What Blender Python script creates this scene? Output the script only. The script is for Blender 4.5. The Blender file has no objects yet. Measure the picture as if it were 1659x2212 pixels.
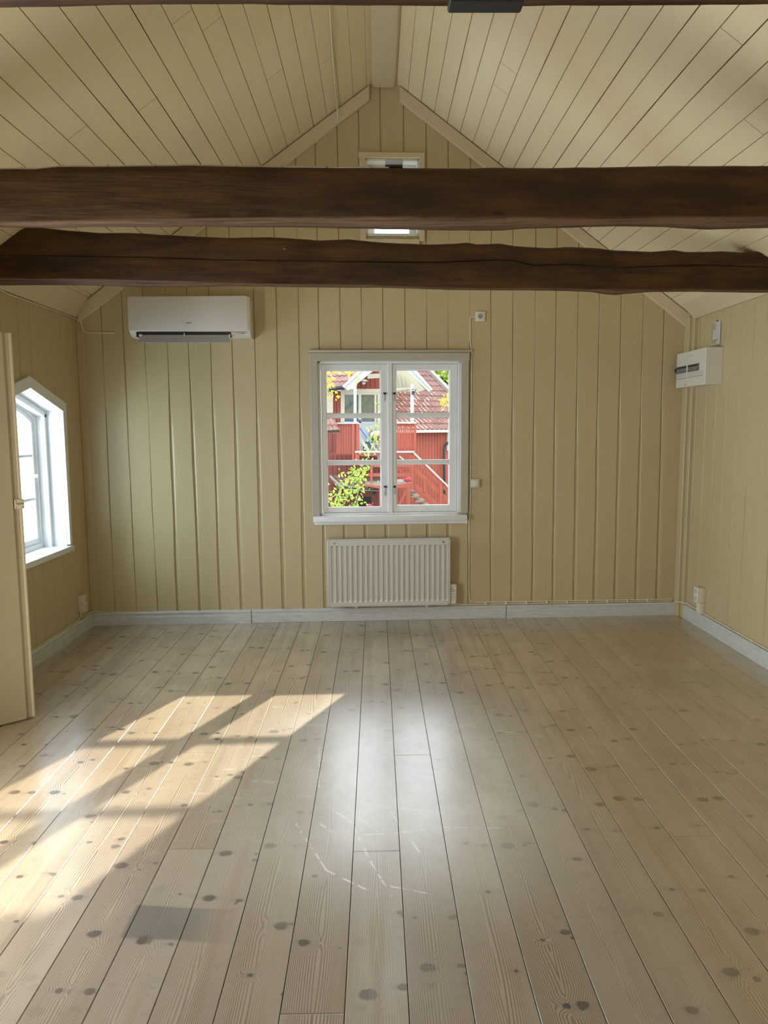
import bpy, bmesh, math, random
from mathutils import Vector, Matrix, noise
random.seed(7)
S = bpy.context.scene
COL = S.collection
R = math.radians

# ------------------------------------------------------------------ camera
CX, CY, FPX, EYE = 829.5, 1106.0, 1570.5, 1.5
yaw, pitch, roll = 0.01049, 0.114163, -0.00629146
fw = Vector((math.sin(yaw)*math.cos(pitch), math.cos(yaw)*math.cos(pitch), -math.sin(pitch)))
rt = fw.cross(Vector((0, 0, 1))).normalized()
up = rt.cross(fw)
rt2 = math.cos(roll)*rt + math.sin(roll)*up
up2 = -math.sin(roll)*rt + math.cos(roll)*up
cam_d = bpy.data.cameras.new('camera')
cam = bpy.data.objects.new('camera', cam_d)
COL.objects.link(cam)
cam.matrix_world = Matrix(((rt2.x, up2.x, -fw.x, 0), (rt2.y, up2.y, -fw.y, 0), (rt2.z, up2.z, -fw.z, EYE), (0, 0, 0, 1)))
cam_d.sensor_fit = 'HORIZONTAL'
cam_d.sensor_width = 36
cam_d.lens = FPX/1659*36
cam_d.clip_end = 300
cam_d.clip_start = 0.05
S.camera = cam

# ------------------------------------------------------------------ world, sun, lamps, exposure
S.view_settings.view_transform = 'Standard'
S.view_settings.look = 'None'
S.view_settings.gamma = 1
S.view_settings.use_curve_mapping = False
S.view_settings.exposure = 0.0
W = bpy.data.worlds.new('sky'); S.world = W
W.use_nodes = True
bg = W.node_tree.nodes['Background']
bg.inputs[0].default_value = (0.80, 0.90, 1.0, 1)
bg.inputs[1].default_value = 3.3

def lamp(name, kind, energy, color, loc, direction, size=None, size_y=None, angle=None):
    d = bpy.data.lights.new(name, kind)
    d.energy = energy; d.color = color
    if kind == 'AREA':
        d.shape = 'RECTANGLE'; d.size = size; d.size_y = size_y
    if angle is not None: d.angle = angle
    o = bpy.data.objects.new(name, d); COL.objects.link(o)
    o.location = loc
    o.rotation_euler = Vector(direction).to_track_quat('-Z', 'Y').to_euler()
    return o
SUN_DIR = Vector((-0.82, -1.83, -1.0))
lamp('sun', 'SUN', 11.0, (1.0, 0.92, 0.74), (8, 22, 12), SUN_DIR, angle=R(0.6))
# two fill lamps added out of view, then daylight through the side window
lamp('rear_fill', 'AREA', 5, (1.0, 0.93, 0.80), (0.15, -2.35, 0.75), (0, 1, 0.0), 1.1, 1.3)  # added fill behind the viewer, at the made-up rear opening
lamp('near_side_fill', 'AREA', 80, (0.90, 0.95, 1.0), (-2.46, 2.0, 0.95), (1, 0.15, 0.05), 1.0, 1.0)  # added fill outside an invented hole in the unseen part of the left wall
lamp('side_window_daylight', 'AREA', 42, (0.56, 0.78, 1.0), (-2.66, 4.69, 1.18), (1, -0.15, -0.2), 0.8, 0.95)

# ------------------------------------------------------------------ picture-ray helpers (world positions of measured points)
def ray(x, y):
    c = Vector(((x-CX)/FPX, -(y-CY)/FPX, 1))
    return rt2*c.x + up2*c.y + fw*c.z
EY = Vector((0, 0, EYE))
def on_floor(x, y, z=0.0):
    d = ray(x, y); return EY + d*((z-EYE)/d.z)
def at_y(x, y, Y, slope=0.0):
    d = ray(x, y); return EY + d*(Y/(d.y-slope*d.x))
TH = R(2.173)
BW0 = Vector((0, 5.5883+0.02, 0))
BWM = Matrix.Translation(BW0) @ Matrix.Rotation(TH, 4, 'Z')     # back wall frame: x along the wall, y outwards, z up
XL, XR = -2.21, 2.435
RX, RZ, RS = 0.08, 4.06, 0.728
def ceil_z(x): return RZ - RS*abs(x-RX)

# ------------------------------------------------------------------ material helpers
class NT:
    def __init__(s, name):
        s.m = bpy.data.materials.new(name); s.m.use_nodes = True
        s.t = s.m.node_tree; s.n = s.t.nodes
        s.b = s.n['Principled BSDF']; s.out = s.n['Material Output']
    def put(s, sock, v):
        if v is None: return
        if isinstance(v, bpy.types.NodeSocket): s.t.links.new(v, sock)
        elif isinstance(v, tuple) and len(v) == 3 and sock.type == 'RGBA': sock.default_value = (*v, 1)
        else: sock.default_value = v
    def math(s, op, a, b=None, c=None, clamp=False):
        n = s.n.new('ShaderNodeMath'); n.operation = op; n.use_clamp = clamp
        s.put(n.inputs[0], a); s.put(n.inputs[1], b); s.put(n.inputs[2], c)
        return n.outputs[0]
    def mul(s, a, b): return s.math('MULTIPLY', a, b)
    def add(s, a, b): return s.math('ADD', a, b)
    def sub(s, a, b): return s.math('SUBTRACT', a, b)
    def ramp(s, v, a, b, ya=0.0, yb=1.0, smooth=True):
        n = s.n.new('ShaderNodeMapRange')
        if smooth: n.interpolation_type = 'SMOOTHSTEP'
        s.put(n.inputs['Value'], v)
        for k, q in (('From Min', a), ('From Max', b), ('To Min', ya), ('To Max', yb)): s.put(n.inputs[k], q)
        return n.outputs[0]
    def coord(s, kind='Object'): return s.n.new('ShaderNodeTexCoord').outputs[kind]
    def sep(s, v):
        n = s.n.new('ShaderNodeSeparateXYZ'); s.put(n.inputs[0], v); return n.outputs
    def comb(s, x, y, z=0.0):
        n = s.n.new('ShaderNodeCombineXYZ')
        for i, v in enumerate((x, y, z)): s.put(n.inputs[i], v)
        return n.outputs[0]
    def scale(s, v, sc, off=(0, 0, 0)):
        n = s.n.new('ShaderNodeMapping'); s.put(n.inputs[0], v)
        n.inputs['Scale'].default_value = sc; n.inputs['Location'].default_value = off
        return n.outputs[0]
    def noise(s, v, sc=5.0, det=3.0, rough=0.5, dist=0.0):
        n = s.n.new('ShaderNodeTexNoise'); s.put(n.inputs['Vector'], v)
        n.inputs['Scale'].default_value = sc; n.inputs['Detail'].default_value = det
        n.inputs['Roughness'].default_value = rough; n.inputs['Distortion'].default_value = dist
        return n.outputs[0]
    def vor(s, v, sc=1.0, rnd=1.0, dim='3D'):
        n = s.n.new('ShaderNodeTexVoronoi'); n.voronoi_dimensions = dim; s.put(n.inputs['Vector'], v)
        n.inputs['Scale'].default_value = sc; n.inputs['Randomness'].default_value = rnd
        return n
    def mix(s, f, a, b, mode='MIX'):
        n = s.n.new('ShaderNodeMix'); n.data_type = 'RGBA'; n.blend_type = mode
        s.put(n.inputs[0], f); s.put(n.inputs[6], a); s.put(n.inputs[7], b)
        return n.outputs[2]
    def bump(s, h, strength=0.3, dist=0.01):
        n = s.n.new('ShaderNodeBump'); s.put(n.inputs['Height'], h)
        n.inputs['Strength'].default_value = strength; n.inputs['Distance'].default_value = dist
        s.t.links.new(n.outputs[0], s.b.inputs['Normal'])
    def attr(s, name):
        n = s.n.new('ShaderNodeAttribute'); n.attribute_name = name; return n.outputs
    def fin(s, col=None, rough=None, **kw):
        s.put(s.b.inputs['Base Color'], col); s.put(s.b.inputs['Roughness'], rough)
        for k, v in kw.items(): s.put(s.b.inputs[k], v)
        return s.m

def plain(name, col, rough=0.5, var=0.06, sc=14, bump=0.0, **kw):
    n = NT(name); c = n.coord()
    f = n.noise(c, sc, 4)
    a = tuple(max(0, q*(1-var)) for q in col); b = tuple(min(1, q*(1+var)) for q in col)
    if bump: n.bump(n.noise(c, sc*6, 3), bump, 0.002)
    return n.fin(n.mix(f, a, b), rough, **kw)

def painted_boards(name, col, dark, rough=0.36, grime=0.25):
    n = NT(name); c = n.coord()
    big = n.noise(c, 0.9, 3)
    vert = n.noise(n.scale(c, (9, 9, 0.8)), 3.0, 5, 0.6)
    fine = n.noise(n.scale(c, (60, 60, 4)), 2.0, 4, 0.6)
    base = n.mix(n.ramp(big, 0.3, 0.7), col, tuple(q*w for q, w in zip(col, (0.95, 0.94, 0.92))))
    base = n.mix(n.mul(n.ramp(vert, 0.45, 0.75), grime), base, tuple(q*w for q, w in zip(col, (0.9, 0.86, 0.76))))
    sp = n.vor(n.scale(c, (2.4, 2.4, 1.6)), 1.0)
    spots = n.ramp(sp.outputs['Distance'], 0.010, 0.016, 1, 0)
    base = n.mix(n.mul(spots, 0.75), base, dark)
    n.bump(n.add(n.mul(fine, 0.5), vert), 0.16, 0.004)
    return n.fin(base, rough)

CREAM = (0.555, 0.455, 0.25)
M = {}
M['wall'] = painted_boards('cream_wall_paint', CREAM, (0.25, 0.18, 0.09))
M['ceil'] = painted_boards('cream_ceiling_paint', (0.83, 0.71, 0.455), (0.2, 0.14, 0.08), 0.5)
M['trim_cream'] = plain('cream_trim_paint', (0.66, 0.56, 0.36), 0.4, 0.06, 7, 0.08)
M['door'] = plain('cream_door_paint', (0.48, 0.40, 0.245), 0.38, 0.05, 5, 0.08)
M['gap'] = plain('dark_gap', (0.035, 0.028, 0.018), 0.9)
M['white'] = plain('white_window_paint', (0.80, 0.80, 0.78), 0.35, 0.04, 9, 0.06)
M['casing'] = plain('off_white_casing_paint', (0.48, 0.43, 0.335), 0.38, 0.05, 7, 0.08)
M['plastic'] = plain('white_plastic', (0.72, 0.68, 0.58), 0.33, 0.015, 20)
M['acfront'] = plain('matte_white_plastic', (0.66, 0.61, 0.54), 0.5, 0.01, 20)
M['flap'] = plain('grey_louver_plastic', (0.36, 0.33, 0.30), 0.4, 0.02, 20)
M['cream_plastic'] = plain('cream_plastic', (0.74, 0.66, 0.48), 0.38, 0.02, 20)
M['black'] = plain('black_plastic', (0.012, 0.012, 0.013), 0.5)
M['print'] = plain('grey_print', (0.10, 0.095, 0.09), 0.6)
M['blue_print'] = plain('blue_print', (0.03, 0.05, 0.35), 0.6)
M['grey'] = plain('grey_plastic', (0.42, 0.40, 0.42), 0.22, 0.03)
M['rad'] = plain('radiator_enamel', (0.62, 0.58, 0.50), 0.3, 0.015, 12)
M['metal'] = plain('dull_steel', (0.45, 0.42, 0.36), 0.35, 0.1, 30, Metallic=0.8)
M['iron'] = plain('dark_iron', (0.05, 0.05, 0.055), 0.45, 0.1, 30, Metallic=0.5)
M['cable'] = plain('painted_cable', (0.76, 0.68, 0.50), 0.4, 0.03)
M['paper'] = plain('printed_card', (0.62, 0.58, 0.50), 0.5, 0.04)

n = NT('skirting_paint'); c = n.coord()
v = n.noise(n.scale(c, (3, 3, 40)), 4, 4)
n.bump(n.noise(c, 60, 3), 0.08, 0.002)
M['base'] = n.fin(n.mix(n.ramp(v, 0.4, 0.75), (0.62, 0.62, 0.58), (0.50, 0.49, 0.44)), 0.35)

n = NT('window_glass')
tr = n.n.new('ShaderNodeBsdfTransparent'); gl = n.n.new('ShaderNodeBsdfGlossy'); gl.inputs['Roughness'].default_value = 0.03
fr = n.n.new('ShaderNodeFresnel'); fr.inputs[0].default_value = 1.45
mx = n.n.new('ShaderNodeMixShader')
n.t.links.new(n.mul(fr.outputs[0], 0.12), mx.inputs[0])
n.t.links.new(tr.outputs[0], mx.inputs[1]); n.t.links.new(gl.outputs[0], mx.inputs[2])
n.t.links.new(mx.outputs[0], n.out.inputs[0])
M['glass'] = n.m

def beam_mat(name, c1, c2, c3):
    n = NT(name); c = n.coord()
    streak = n.noise(n.scale(c, (1.6, 26, 26)), 1.4, 6, 0.65, 0.6)
    big = n.noise(n.scale(c, (1.0, 2.5, 4.5)), 2.2, 4, 0.6)
    patch = n.noise(n.scale(c, (3.5, 9, 12)), 2.0, 3, 0.5)
    base = n.mix(n.ramp(big, 0.35, 0.68), c1, c2)
    base = n.mix(n.mul(n.ramp(streak, 0.46, 0.75), 0.55), base, c3)
    base = n.mix(n.mul(n.ramp(patch, 0.6, 0.8), 0.5), base, tuple(q*0.45 for q in c1))
    kn = n.vor(n.scale(c, (3.0, 4.0, 8.0)), 1.0)
    base = n.mix(n.ramp(kn.outputs['Distance'], 0.05, 0.11, 0.85, 0), base, (0.02, 0.012, 0.008))
    fk = n.vor(n.scale(c, (5.0, 9.0, 9.0)), 1.0)
    fd = n.sep(fk.outputs['Color'])
    base = n.mix(n.mul(n.ramp(fk.outputs['Distance'], 0.018, 0.03, 1.0, 0.0), n.math('GREATER_THAN', fd[0], 0.6)), base, (0.42, 0.38, 0.32))
    at = n.attr('wane')[2]
    base = n.mix(at, base, n.mix(n.ramp(streak, 0.42, 0.62), (0.17, 0.092, 0.052), (0.07, 0.038, 0.021)))
    n.bump(n.add(n.mul(streak, 1.0), n.mul(patch, 0.6)), 0.55, 0.012)
    return n.fin(base, 0.6, **{'Specular IOR Level': 0.22})
M['beam'] = beam_mat('hewn_dark_timber', (0.036, 0.018, 0.006), (0.080, 0.037, 0.010), (0.018, 0.010, 0.005))

# pine floor: every board carries its own random numbers in the attribute "board"
def floor_mat():
    n = NT('whitewashed_pine_boards')
    P = n.sep(n.coord()); x, y = P[0], P[1]
    A = n.attr('board'); rnd = n.sep(A[1]); r1, r2, xl = rnd[0], rnd[1], rnd[2]   # xl: place across the board 0..1
    lx = n.mul(n.sub(xl, 0.5), 0.166)
    yy = n.add(y, n.mul(r1, 37.0))
    # knots sit in whorls: two or three side by side every 0.4 m or so of a board
    CL = 0.34
    yc = n.add(n.mul(yy, 1/CL), n.mul(r2, 13.7)); cell = n.math('FLOOR', yc)
    yl = n.mul(n.sub(n.math('FRACT', yc), 0.5), CL)
    def white(v):
        q = n.n.new('ShaderNodeTexWhiteNoise'); q.noise_dimensions = '3D'; n.put(q.inputs['Vector'], v); return n.sep(q.outputs['Color']), q.outputs['Value']
    w0, w0v = white(n.comb(n.add(cell, 5.5), n.mul(r1, 91.0), n.mul(r2, 57.0)))
    ky0 = n.mul(n.sub(w0[0], 0.5), CL*0.62)
    k = core = halo = tail = None
    mx_ = lambda a_, b_: b_ if a_ is None else n.math('MAXIMUM', a_, b_)
    for i, (thr, s0, s1) in enumerate(((0.30, 0.005, 0.020), (0.42, 0.004, 0.018), (0.62, 0.004, 0.010), (0.72, 0.005, 0.014))):
        wc, wv = white(n.comb(n.add(cell, 31.7*(i+1)), n.mul(r1, 71.0), n.mul(r2, 33.0)))
        on = n.math('GREATER_THAN', wv, thr)
        side = (-0.040, 0.036, 0.0, 0.02)[i]
        kx = n.add(n.mul(n.sub(wc[0], 0.5), 0.075 if i < 2 else 0.15), side)
        ky = n.add(ky0, n.mul(n.sub(wc[1], 0.5), (0.05, 0.03, 0.02, 0.16)[i]))
        sz = n.ramp(wc[2], 0.0, 1.0, s0, s1, False)
        ddx = n.sub(lx, kx); ddy = n.sub(yl, ky)
        rag = n.mul(n.sub(n.noise(n.comb(n.mul(lx, 70.0), n.mul(yy, 60.0), 2.0), 1.0, 2), 0.5), 0.010)
        d = n.add(n.math('SQRT', n.add(n.math('POWER', n.mul(ddx, 0.78), 2.0), n.mul(ddy, ddy))), rag)
        q = n.math('DIVIDE', d, sz)
        k = mx_(k, n.mul(n.ramp(q, 0.75, 1.2, 1.0, 0.0), on))
        core = mx_(core, n.mul(n.mul(n.ramp(q, 0.25, 0.6, 0.5, 0.0), n.ramp(q, 0.0, 0.1, 1.0, 1.0)), on))
        core = mx_(core, n.mul(n.mul(n.ramp(q, 0.8, 0.95), n.ramp(q, 0.95, 1.12, 1.0, 0.0)), n.math('GREATER_THAN', wc[0], 0.55)))
        halo = mx_(halo, n.mul(n.ramp(q, 0.5, 4.2, 1.0, 0.0), on))
        tail = mx_(tail, n.mul(n.mul(n.ramp(n.math('ABSOLUTE', ddy), 0.002, 0.016, 1.0, 0.0), n.ramp(n.math('ABSOLUTE', ddx), 0.0, 0.055, 1.0, 0.0)), n.mul(on, n.ramp(wc[1], 0.3, 0.7, 0.0, 1.0))))
    core = n.mul(core, k)
    # growth rings: cathedral figure, bent round the knots
    warp = n.noise(n.comb(n.mul(lx, 3.5), n.mul(yy, 0.7), n.mul(r2, 30)), 1.0, 2, 0.4)
    wig = n.noise(n.comb(n.mul(lx, 18.0), n.mul(yy, 5.0), n.mul(r1, 30)), 1.0, 2, 0.5)
    off = n.sub(lx, n.mul(n.sub(n.noise(n.comb(n.mul(yy, 0.35), r1, r2), 1.0, 1, 0.4), 0.5), 0.12))
    hy = n.mul(n.math('MULTIPLY', off, off), 150.0)
    ringv = n.add(n.add(n.mul(hy, 6.0), n.mul(warp, 14.0)), n.add(n.mul(halo, 2.4), n.mul(wig, 0.4)))
    ringv = n.add(ringv, n.mul(n.math('ABSOLUTE', lx), 90.0))
    saw = n.math('FRACT', ringv)
    ring = n.mul(n.ramp(saw, 0.38, 0.92), n.ramp(saw, 0.92, 1.0, 1.0, 0.0))
    figure = n.ramp(n.noise(n.comb(n.mul(lx, 5.0), n.mul(yy, 0.7), n.mul(r2, 77)), 1.0, 2), 0.35, 0.62, 0.30, 1.0)
    fib = n.noise(n.comb(n.mul(x, 420.0), n.mul(yy, 7.0), r2), 1.0, 3, 0.6)
    big = n.noise(n.comb(x, y, 0.0), 0.75, 4, 0.55)
    med = n.noise(n.comb(n.mul(x, 2.2), n.mul(y, 1.4), 3.0), 2.2, 5, 0.6)
    tone = n.mix(r1, (0.52, 0.395, 0.25), (0.63, 0.505, 0.345))
    grey = n.mix(r2, (0.375, 0.325, 0.26), (0.45, 0.40, 0.33))
    # worn whitish track through the middle of the room
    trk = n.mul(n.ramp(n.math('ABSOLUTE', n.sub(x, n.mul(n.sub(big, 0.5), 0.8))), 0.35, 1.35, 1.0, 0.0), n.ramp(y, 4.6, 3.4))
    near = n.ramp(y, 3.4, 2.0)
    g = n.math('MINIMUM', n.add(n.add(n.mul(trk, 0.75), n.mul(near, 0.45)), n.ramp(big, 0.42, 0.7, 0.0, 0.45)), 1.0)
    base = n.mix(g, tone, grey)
    base = n.mix(n.ramp(med, 0.35, 0.8, 0.0, 0.45), base, (0.34, 0.255, 0.175))
    strk = n.noise(n.comb(n.mul(lx, 16.0), n.mul(yy, 0.9), n.mul(r1, 55)), 1.0, 3, 0.55)
    base = n.mix(n.ramp(strk, 0.50, 0.72, 0.0, 0.55), base, (0.33, 0.235, 0.155))
    base = n.mix(n.mul(n.mul(ring, figure), 1.0), base, (0.15, 0.10, 0.066))
    base = n.mix(n.mul(n.ramp(fib, 0.45, 0.8), 0.25), base, (0.27, 0.20, 0.14))
    base = n.mix(n.mul(halo, 0.16), base, (0.30, 0.24, 0.19))
    base = n.mix(n.mul(tail, 0.65), base, (0.22, 0.195, 0.175))
    base = n.mix(n.mul(k, 0.97), base, (0.052, 0.044, 0.040))
    base = n.mix(n.mul(core, 0.55), base, (0.045, 0.038, 0.033))
    # tiny nail holes and specks
    sp = n.vor(n.comb(n.mul(x, 14.0), n.mul(y, 10.0), 1.0), 1.0, 1.0, '2D')
    base = n.mix(n.ramp(sp.outputs['Distance'], 0.015, 0.035, 0.4, 0.0), base, (0.10, 0.07, 0.05))
    # unbleached amber area by the right wall
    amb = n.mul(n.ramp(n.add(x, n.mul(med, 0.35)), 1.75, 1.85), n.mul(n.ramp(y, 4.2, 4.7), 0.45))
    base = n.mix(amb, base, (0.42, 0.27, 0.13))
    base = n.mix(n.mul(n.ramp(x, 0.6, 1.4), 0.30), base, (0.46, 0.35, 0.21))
    # grey rubbed stain on the boards, front left
    s0, s1 = on_floor(262, 2012), on_floor(520, 2012)
    t0, t1 = on_floor(380, 2034), on_floor(380, 1962)
    wob = n.mul(n.sub(med, 0.5), 0.015)
    inx = n.mul(n.ramp(n.add(x, wob), s0.x, s0.x+0.014), n.ramp(x, s1.x-0.22, s1.x+0.03, 1.0, 0.0))
    ysk = n.add(y, n.mul(n.sub(x, t0.x), 0.10))
    iny = n.mul(n.ramp(n.add(ysk, wob), t0.y-0.004, t0.y+0.012), n.ramp(n.add(ysk, wob), t1.y-0.004, t1.y+0.008, 1.0, 0.0))
    st = n.mul(n.mul(inx, iny), n.ramp(med, 0.2, 0.7, 0.85, 0.6))
    base = n.mix(st, base, (0.12, 0.107, 0.10))
    # pale scratches
    segs = [((640,1780),(705,1880)),((705,1880),(798,1925)),((828,1731),(905,1840)),((783,1803),(860,1800)),((860,1800),(955,1787)),((955,1787),(1100,1789)),((775,1733),(860,1745)),((860,1745),(960,1757)),((722,1752),(765,1780)),((763,1785),(800,1860)),((800,1860),(845,1935)),((845,1915),(930,1931)),((690,1778),(722,1800)),((775,1765),(815,1797)),((850,1545),(1000,1570)),((880,1585),(985,1608)),((960,1560),(1120,1585)),((905,1665),(945,1668)),((690,1615),(688,1700)),((770,1640),(772,1720)),((820,1608),(905,1590))]
    best = None
    for (a, b) in segs:
        A_, B_ = on_floor(*a), on_floor(*b)
        ab = B_-A_; L2 = ab.x**2+ab.y**2
        px_ = n.sub(x, A_.x); py_ = n.sub(y, A_.y)
        t = n.math('MULTIPLY', n.add(n.mul(px_, ab.x), n.mul(py_, ab.y)), 1/L2, clamp=True)
        dx = n.sub(px_, n.mul(t, ab.x)); dy = n.sub(py_, n.mul(t, ab.y))
        dd = n.add(n.mul(dx, dx), n.mul(dy, dy))
        best = dd if best is None else n.math('MINIMUM', best, dd)
    brk = n.ramp(n.noise(n.comb(n.mul(x, 26.0), n.mul(y, 26.0), 0.0), 1.0, 3), 0.42, 0.58)
    scr = n.mul(n.ramp(best, 0.000003, 0.000028, 1.0, 0.0), brk)
    base = n.mix(n.mul(scr, 0.95), base, (0.80, 0.76, 0.68))
    scf = n.noise(n.comb(n.mul(x, 6.0), n.mul(y, 18.0), 7.0), 1.3, 6, 0.7)
    scuff = n.mul(n.ramp(scf, 0.56, 0.72), n.mul(trk, n.ramp(y, 2.2, 3.0)))
    base = n.mix(n.mul(scuff, 0.55), base, (0.72, 0.69, 0.62))
    glare_wear = n.mul(n.ramp(n.math('ABSOLUTE', n.sub(x, 0.12)), 0.15, 0.85, 1.0, 0.0), n.mul(n.ramp(y, 4.1, 3.5), n.ramp(y, 1.9, 2.7)))  # window glare painted into the board colour, over some real whitish wear
    base = n.mix(n.mul(glare_wear, n.ramp(med, 0.25, 0.75, 0.5, 0.9)), base, (0.86, 0.85, 0.80))
    rough = n.add(n.ramp(med, 0.2, 0.8, 0.28, 0.44), n.mul(ring, 0.05))
    n.bump(n.add(n.mul(ring, -0.5), n.mul(fib, 0.4)), 0.045, 0.0012)
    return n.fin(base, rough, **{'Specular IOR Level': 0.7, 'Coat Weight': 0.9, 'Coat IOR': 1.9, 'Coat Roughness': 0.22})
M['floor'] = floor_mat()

# outdoors
def timber_red(name, col):
    n = NT(name); c = n.coord()
    f = n.noise(n.scale(c, (4, 4, 0.5)), 2.0, 4, 0.6)
    return n.fin(n.mix(f, tuple(q*0.82 for q in col), tuple(min(1, q*1.15) for q in col)), 0.7)
M['red'] = timber_red('falu_red_paint', (0.216, 0.040, 0.024))
M['red_bright'] = timber_red('bright_red_paint', (0.40, 0.088, 0.052))
M['owhite'] = plain('outdoor_white_paint', (0.496, 0.496, 0.464), 0.6, 0.05, 2)
M['ocream'] = plain('outdoor_cream_paint', (0.448, 0.408, 0.296), 0.6, 0.05, 2)
M['opale'] = plain('pale_grey_blue_paint', (0.368, 0.392, 0.424), 0.6, 0.04, 2)
n = NT('clay_pantiles'); c = n.coord()
M['tile'] = n.fin(n.mix(n.ramp(n.noise(c, 2.2, 5, 0.7), 0.3, 0.7), (0.240, 0.104, 0.080), (0.352, 0.184, 0.144)), 0.38)
M['tile_old'] = plain('weathered_clay_pantiles', (0.208, 0.120, 0.088), 0.6, 0.3, 6)
M['obs'] = plain('black_pipe', (0.016, 0.018, 0.020), 0.35)
M['oglass'] = plain('dark_reflecting_glass', (0.080, 0.104, 0.080), 0.05, 0.6, 6)
M['curtain'] = plain('white_curtain', (0.640, 0.640, 0.624), 0.8)
M['deck'] = plain('weathered_deck_boards', (0.336, 0.320, 0.240), 0.7, 0.15, 5)
M['blue'] = plain('blue_handle', (0.040, 0.176, 0.440), 0.4)
M['pink'] = plain('pink_flowers', (0.600, 0.080, 0.112), 0.6, 0.2)
M['ground'] = plain('grass_ground', (0.072, 0.112, 0.032), 0.9, 0.3, 1.5)
def leaf_mat(name, a, b, c_):
    n = NT(name); at = n.attr('tint')[2]
    col = n.mix(n.ramp(at, 0.0, 0.6), a, b); col = n.mix(n.ramp(at, 0.6, 1.0), col, c_)
    n.put(n.b.inputs['Base Color'], col); n.b.inputs['Roughness'].default_value = 0.45
    tl = n.n.new('ShaderNodeBsdfTranslucent'); n.put(tl.inputs[0], col)
    mx = n.n.new('ShaderNodeMixShader'); mx.inputs[0].default_value = 0.45
    n.t.links.new(n.b.outputs[0], mx.inputs[1]); n.t.links.new(tl.outputs[0], mx.inputs[2])
    n.t.links.new(mx.outputs[0], n.out.inputs[0])
    return n.m
M['leaf'] = leaf_mat('green_leaves', (0.13, 0.30, 0.05), (0.34, 0.53, 0.07), (0.60, 0.62, 0.10))
M['leaf_y'] = leaf_mat('yellow_leaves', (0.42, 0.50, 0.06), (0.66, 0.55, 0.05), (0.68, 0.34, 0.04))
M['leaf_t'] = leaf_mat('treetop_leaves', (0.34, 0.50, 0.12), (0.58, 0.68, 0.18), (0.78, 0.74, 0.30))
M['stem'] = plain('green_stem', (0.336, 0.400, 0.200), 0.6)
M['bark'] = plain('bark', (0.128, 0.088, 0.056), 0.9, 0.2)

# ------------------------------------------------------------------ mesh helpers
I4 = Matrix.Identity(4)
def BM(): return bmesh.new()
def poly(bm, pts, Mx=I4):
    try: return bm.faces.new([bm.verts.new(Mx @ Vector(p)) for p in pts])
    except ValueError: return None
def box(bm, x0, x1, y0, y1, z0, z1, Mx=I4, bev=0.0, seg=1):
    b = bmesh.new()
    v = [b.verts.new((x, y, z)) for x in (x0, x1) for y in (y0, y1) for z in (z0, z1)]
    for f in ((0, 1, 3, 2), (4, 6, 7, 5), (0, 4, 5, 1), (2, 3, 7, 6), (0, 2, 6, 4), (1, 5, 7, 3)): b.faces.new([v[i] for i in f])
    if bev: bmesh.ops.bevel(b, geom=b.edges[:], offset=bev, segments=seg, affect='EDGES', profile=0.5)
    bmesh.ops.recalc_face_normals(b, faces=b.faces)
    add_bm(bm, b, Mx)
def add_bm(bm, b, Mx=I4):
    b.verts.index_update(); nv = [bm.verts.new(Mx @ v.co) for v in b.verts]
    for f in b.faces:
        try: bm.faces.new([nv[v.index] for v in f.verts])
        except ValueError: pass
    b.free()
def prism(bm, pts, ax, a0, a1, Mx=I4, bev=0.0, seg=1):
    """pts in the two other axes, extruded along axis ax from a0 to a1"""
    b = bmesh.new()
    def P(p, a):
        if ax == 'x': return (a, p[0], p[1])
        if ax == 'y': return (p[0], a, p[1])
        return (p[0], p[1], a)
    A = [b.verts.new(P(p, a0)) for p in pts]; Bv = [b.verts.new(P(p, a1)) for p in pts]
    b.faces.new(A); b.faces.new(Bv[::-1])
    k = len(pts)
    for i in range(k): b.faces.new((A[i], Bv[i], Bv[(i+1) % k], A[(i+1) % k]))
    bmesh.ops.recalc_face_normals(b, faces=b.faces)
    if bev: bmesh.ops.bevel(b, geom=b.edges[:], offset=bev, segments=seg, affect='EDGES', profile=0.5)
    add_bm(bm, b, Mx)
def cyl(bm, p0, p1, r0, r1=None, seg=12, Mx=I4):
    tube(bm, [p0, p1], [r0, r0 if r1 is None else r1], seg, Mx)
def tube(bm, pts, r, seg=8, Mx=I4, caps=True):
    pts = [Vector(p) for p in pts]; k = len(pts)
    if not isinstance(r, (list, tuple)): r = [r]*k
    rings = []; ref = None
    for i, p in enumerate(pts):
        t = (pts[min(i+1, k-1)]-pts[max(i-1, 0)]).normalized()
        if ref is None: ref = Vector((0, 0, 1)) if abs(t.z) < 0.9 else Vector((1, 0, 0))
        a = t.cross(ref).normalized(); b = a.cross(t).normalized(); ref = b
        rings.append([bm.verts.new(Mx @ (p+(a*math.cos(2*math.pi*j/seg)+b*math.sin(2*math.pi*j/seg))*r[i])) for j in range(seg)])
    for i in range(k-1):
        for j in range(seg):
            bm.faces.new((rings[i][j], rings[i+1][j], rings[i+1][(j+1) % seg], rings[i][(j+1) % seg]))
    if caps: bm.faces.new(rings[0]); bm.faces.new(rings[-1][::-1])
def bar(bm, a, b, w, t, Mx=I4, nrm=(0, -1, 0)):
    """rectangular bar from a to b; w across, t along nrm"""
    a, b = Vector(a), Vector(b); d = (b-a).normalized(); n_ = Vector(nrm); s = d.cross(n_).normalized(); n2 = s.cross(d).normalized()
    v = [bm.verts.new(Mx @ (p+s*sw*w/2+n2*sn*t/2)) for p in (a, b) for sw in (-1, 1) for sn in (-1, 1)]
    for f in ((0, 1, 3, 2), (4, 6, 7, 5), (0, 4, 5, 1), (2, 3, 7, 6), (0, 2, 6, 4), (1, 5, 7, 3)): bm.faces.new([v[i] for i in f])
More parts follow.
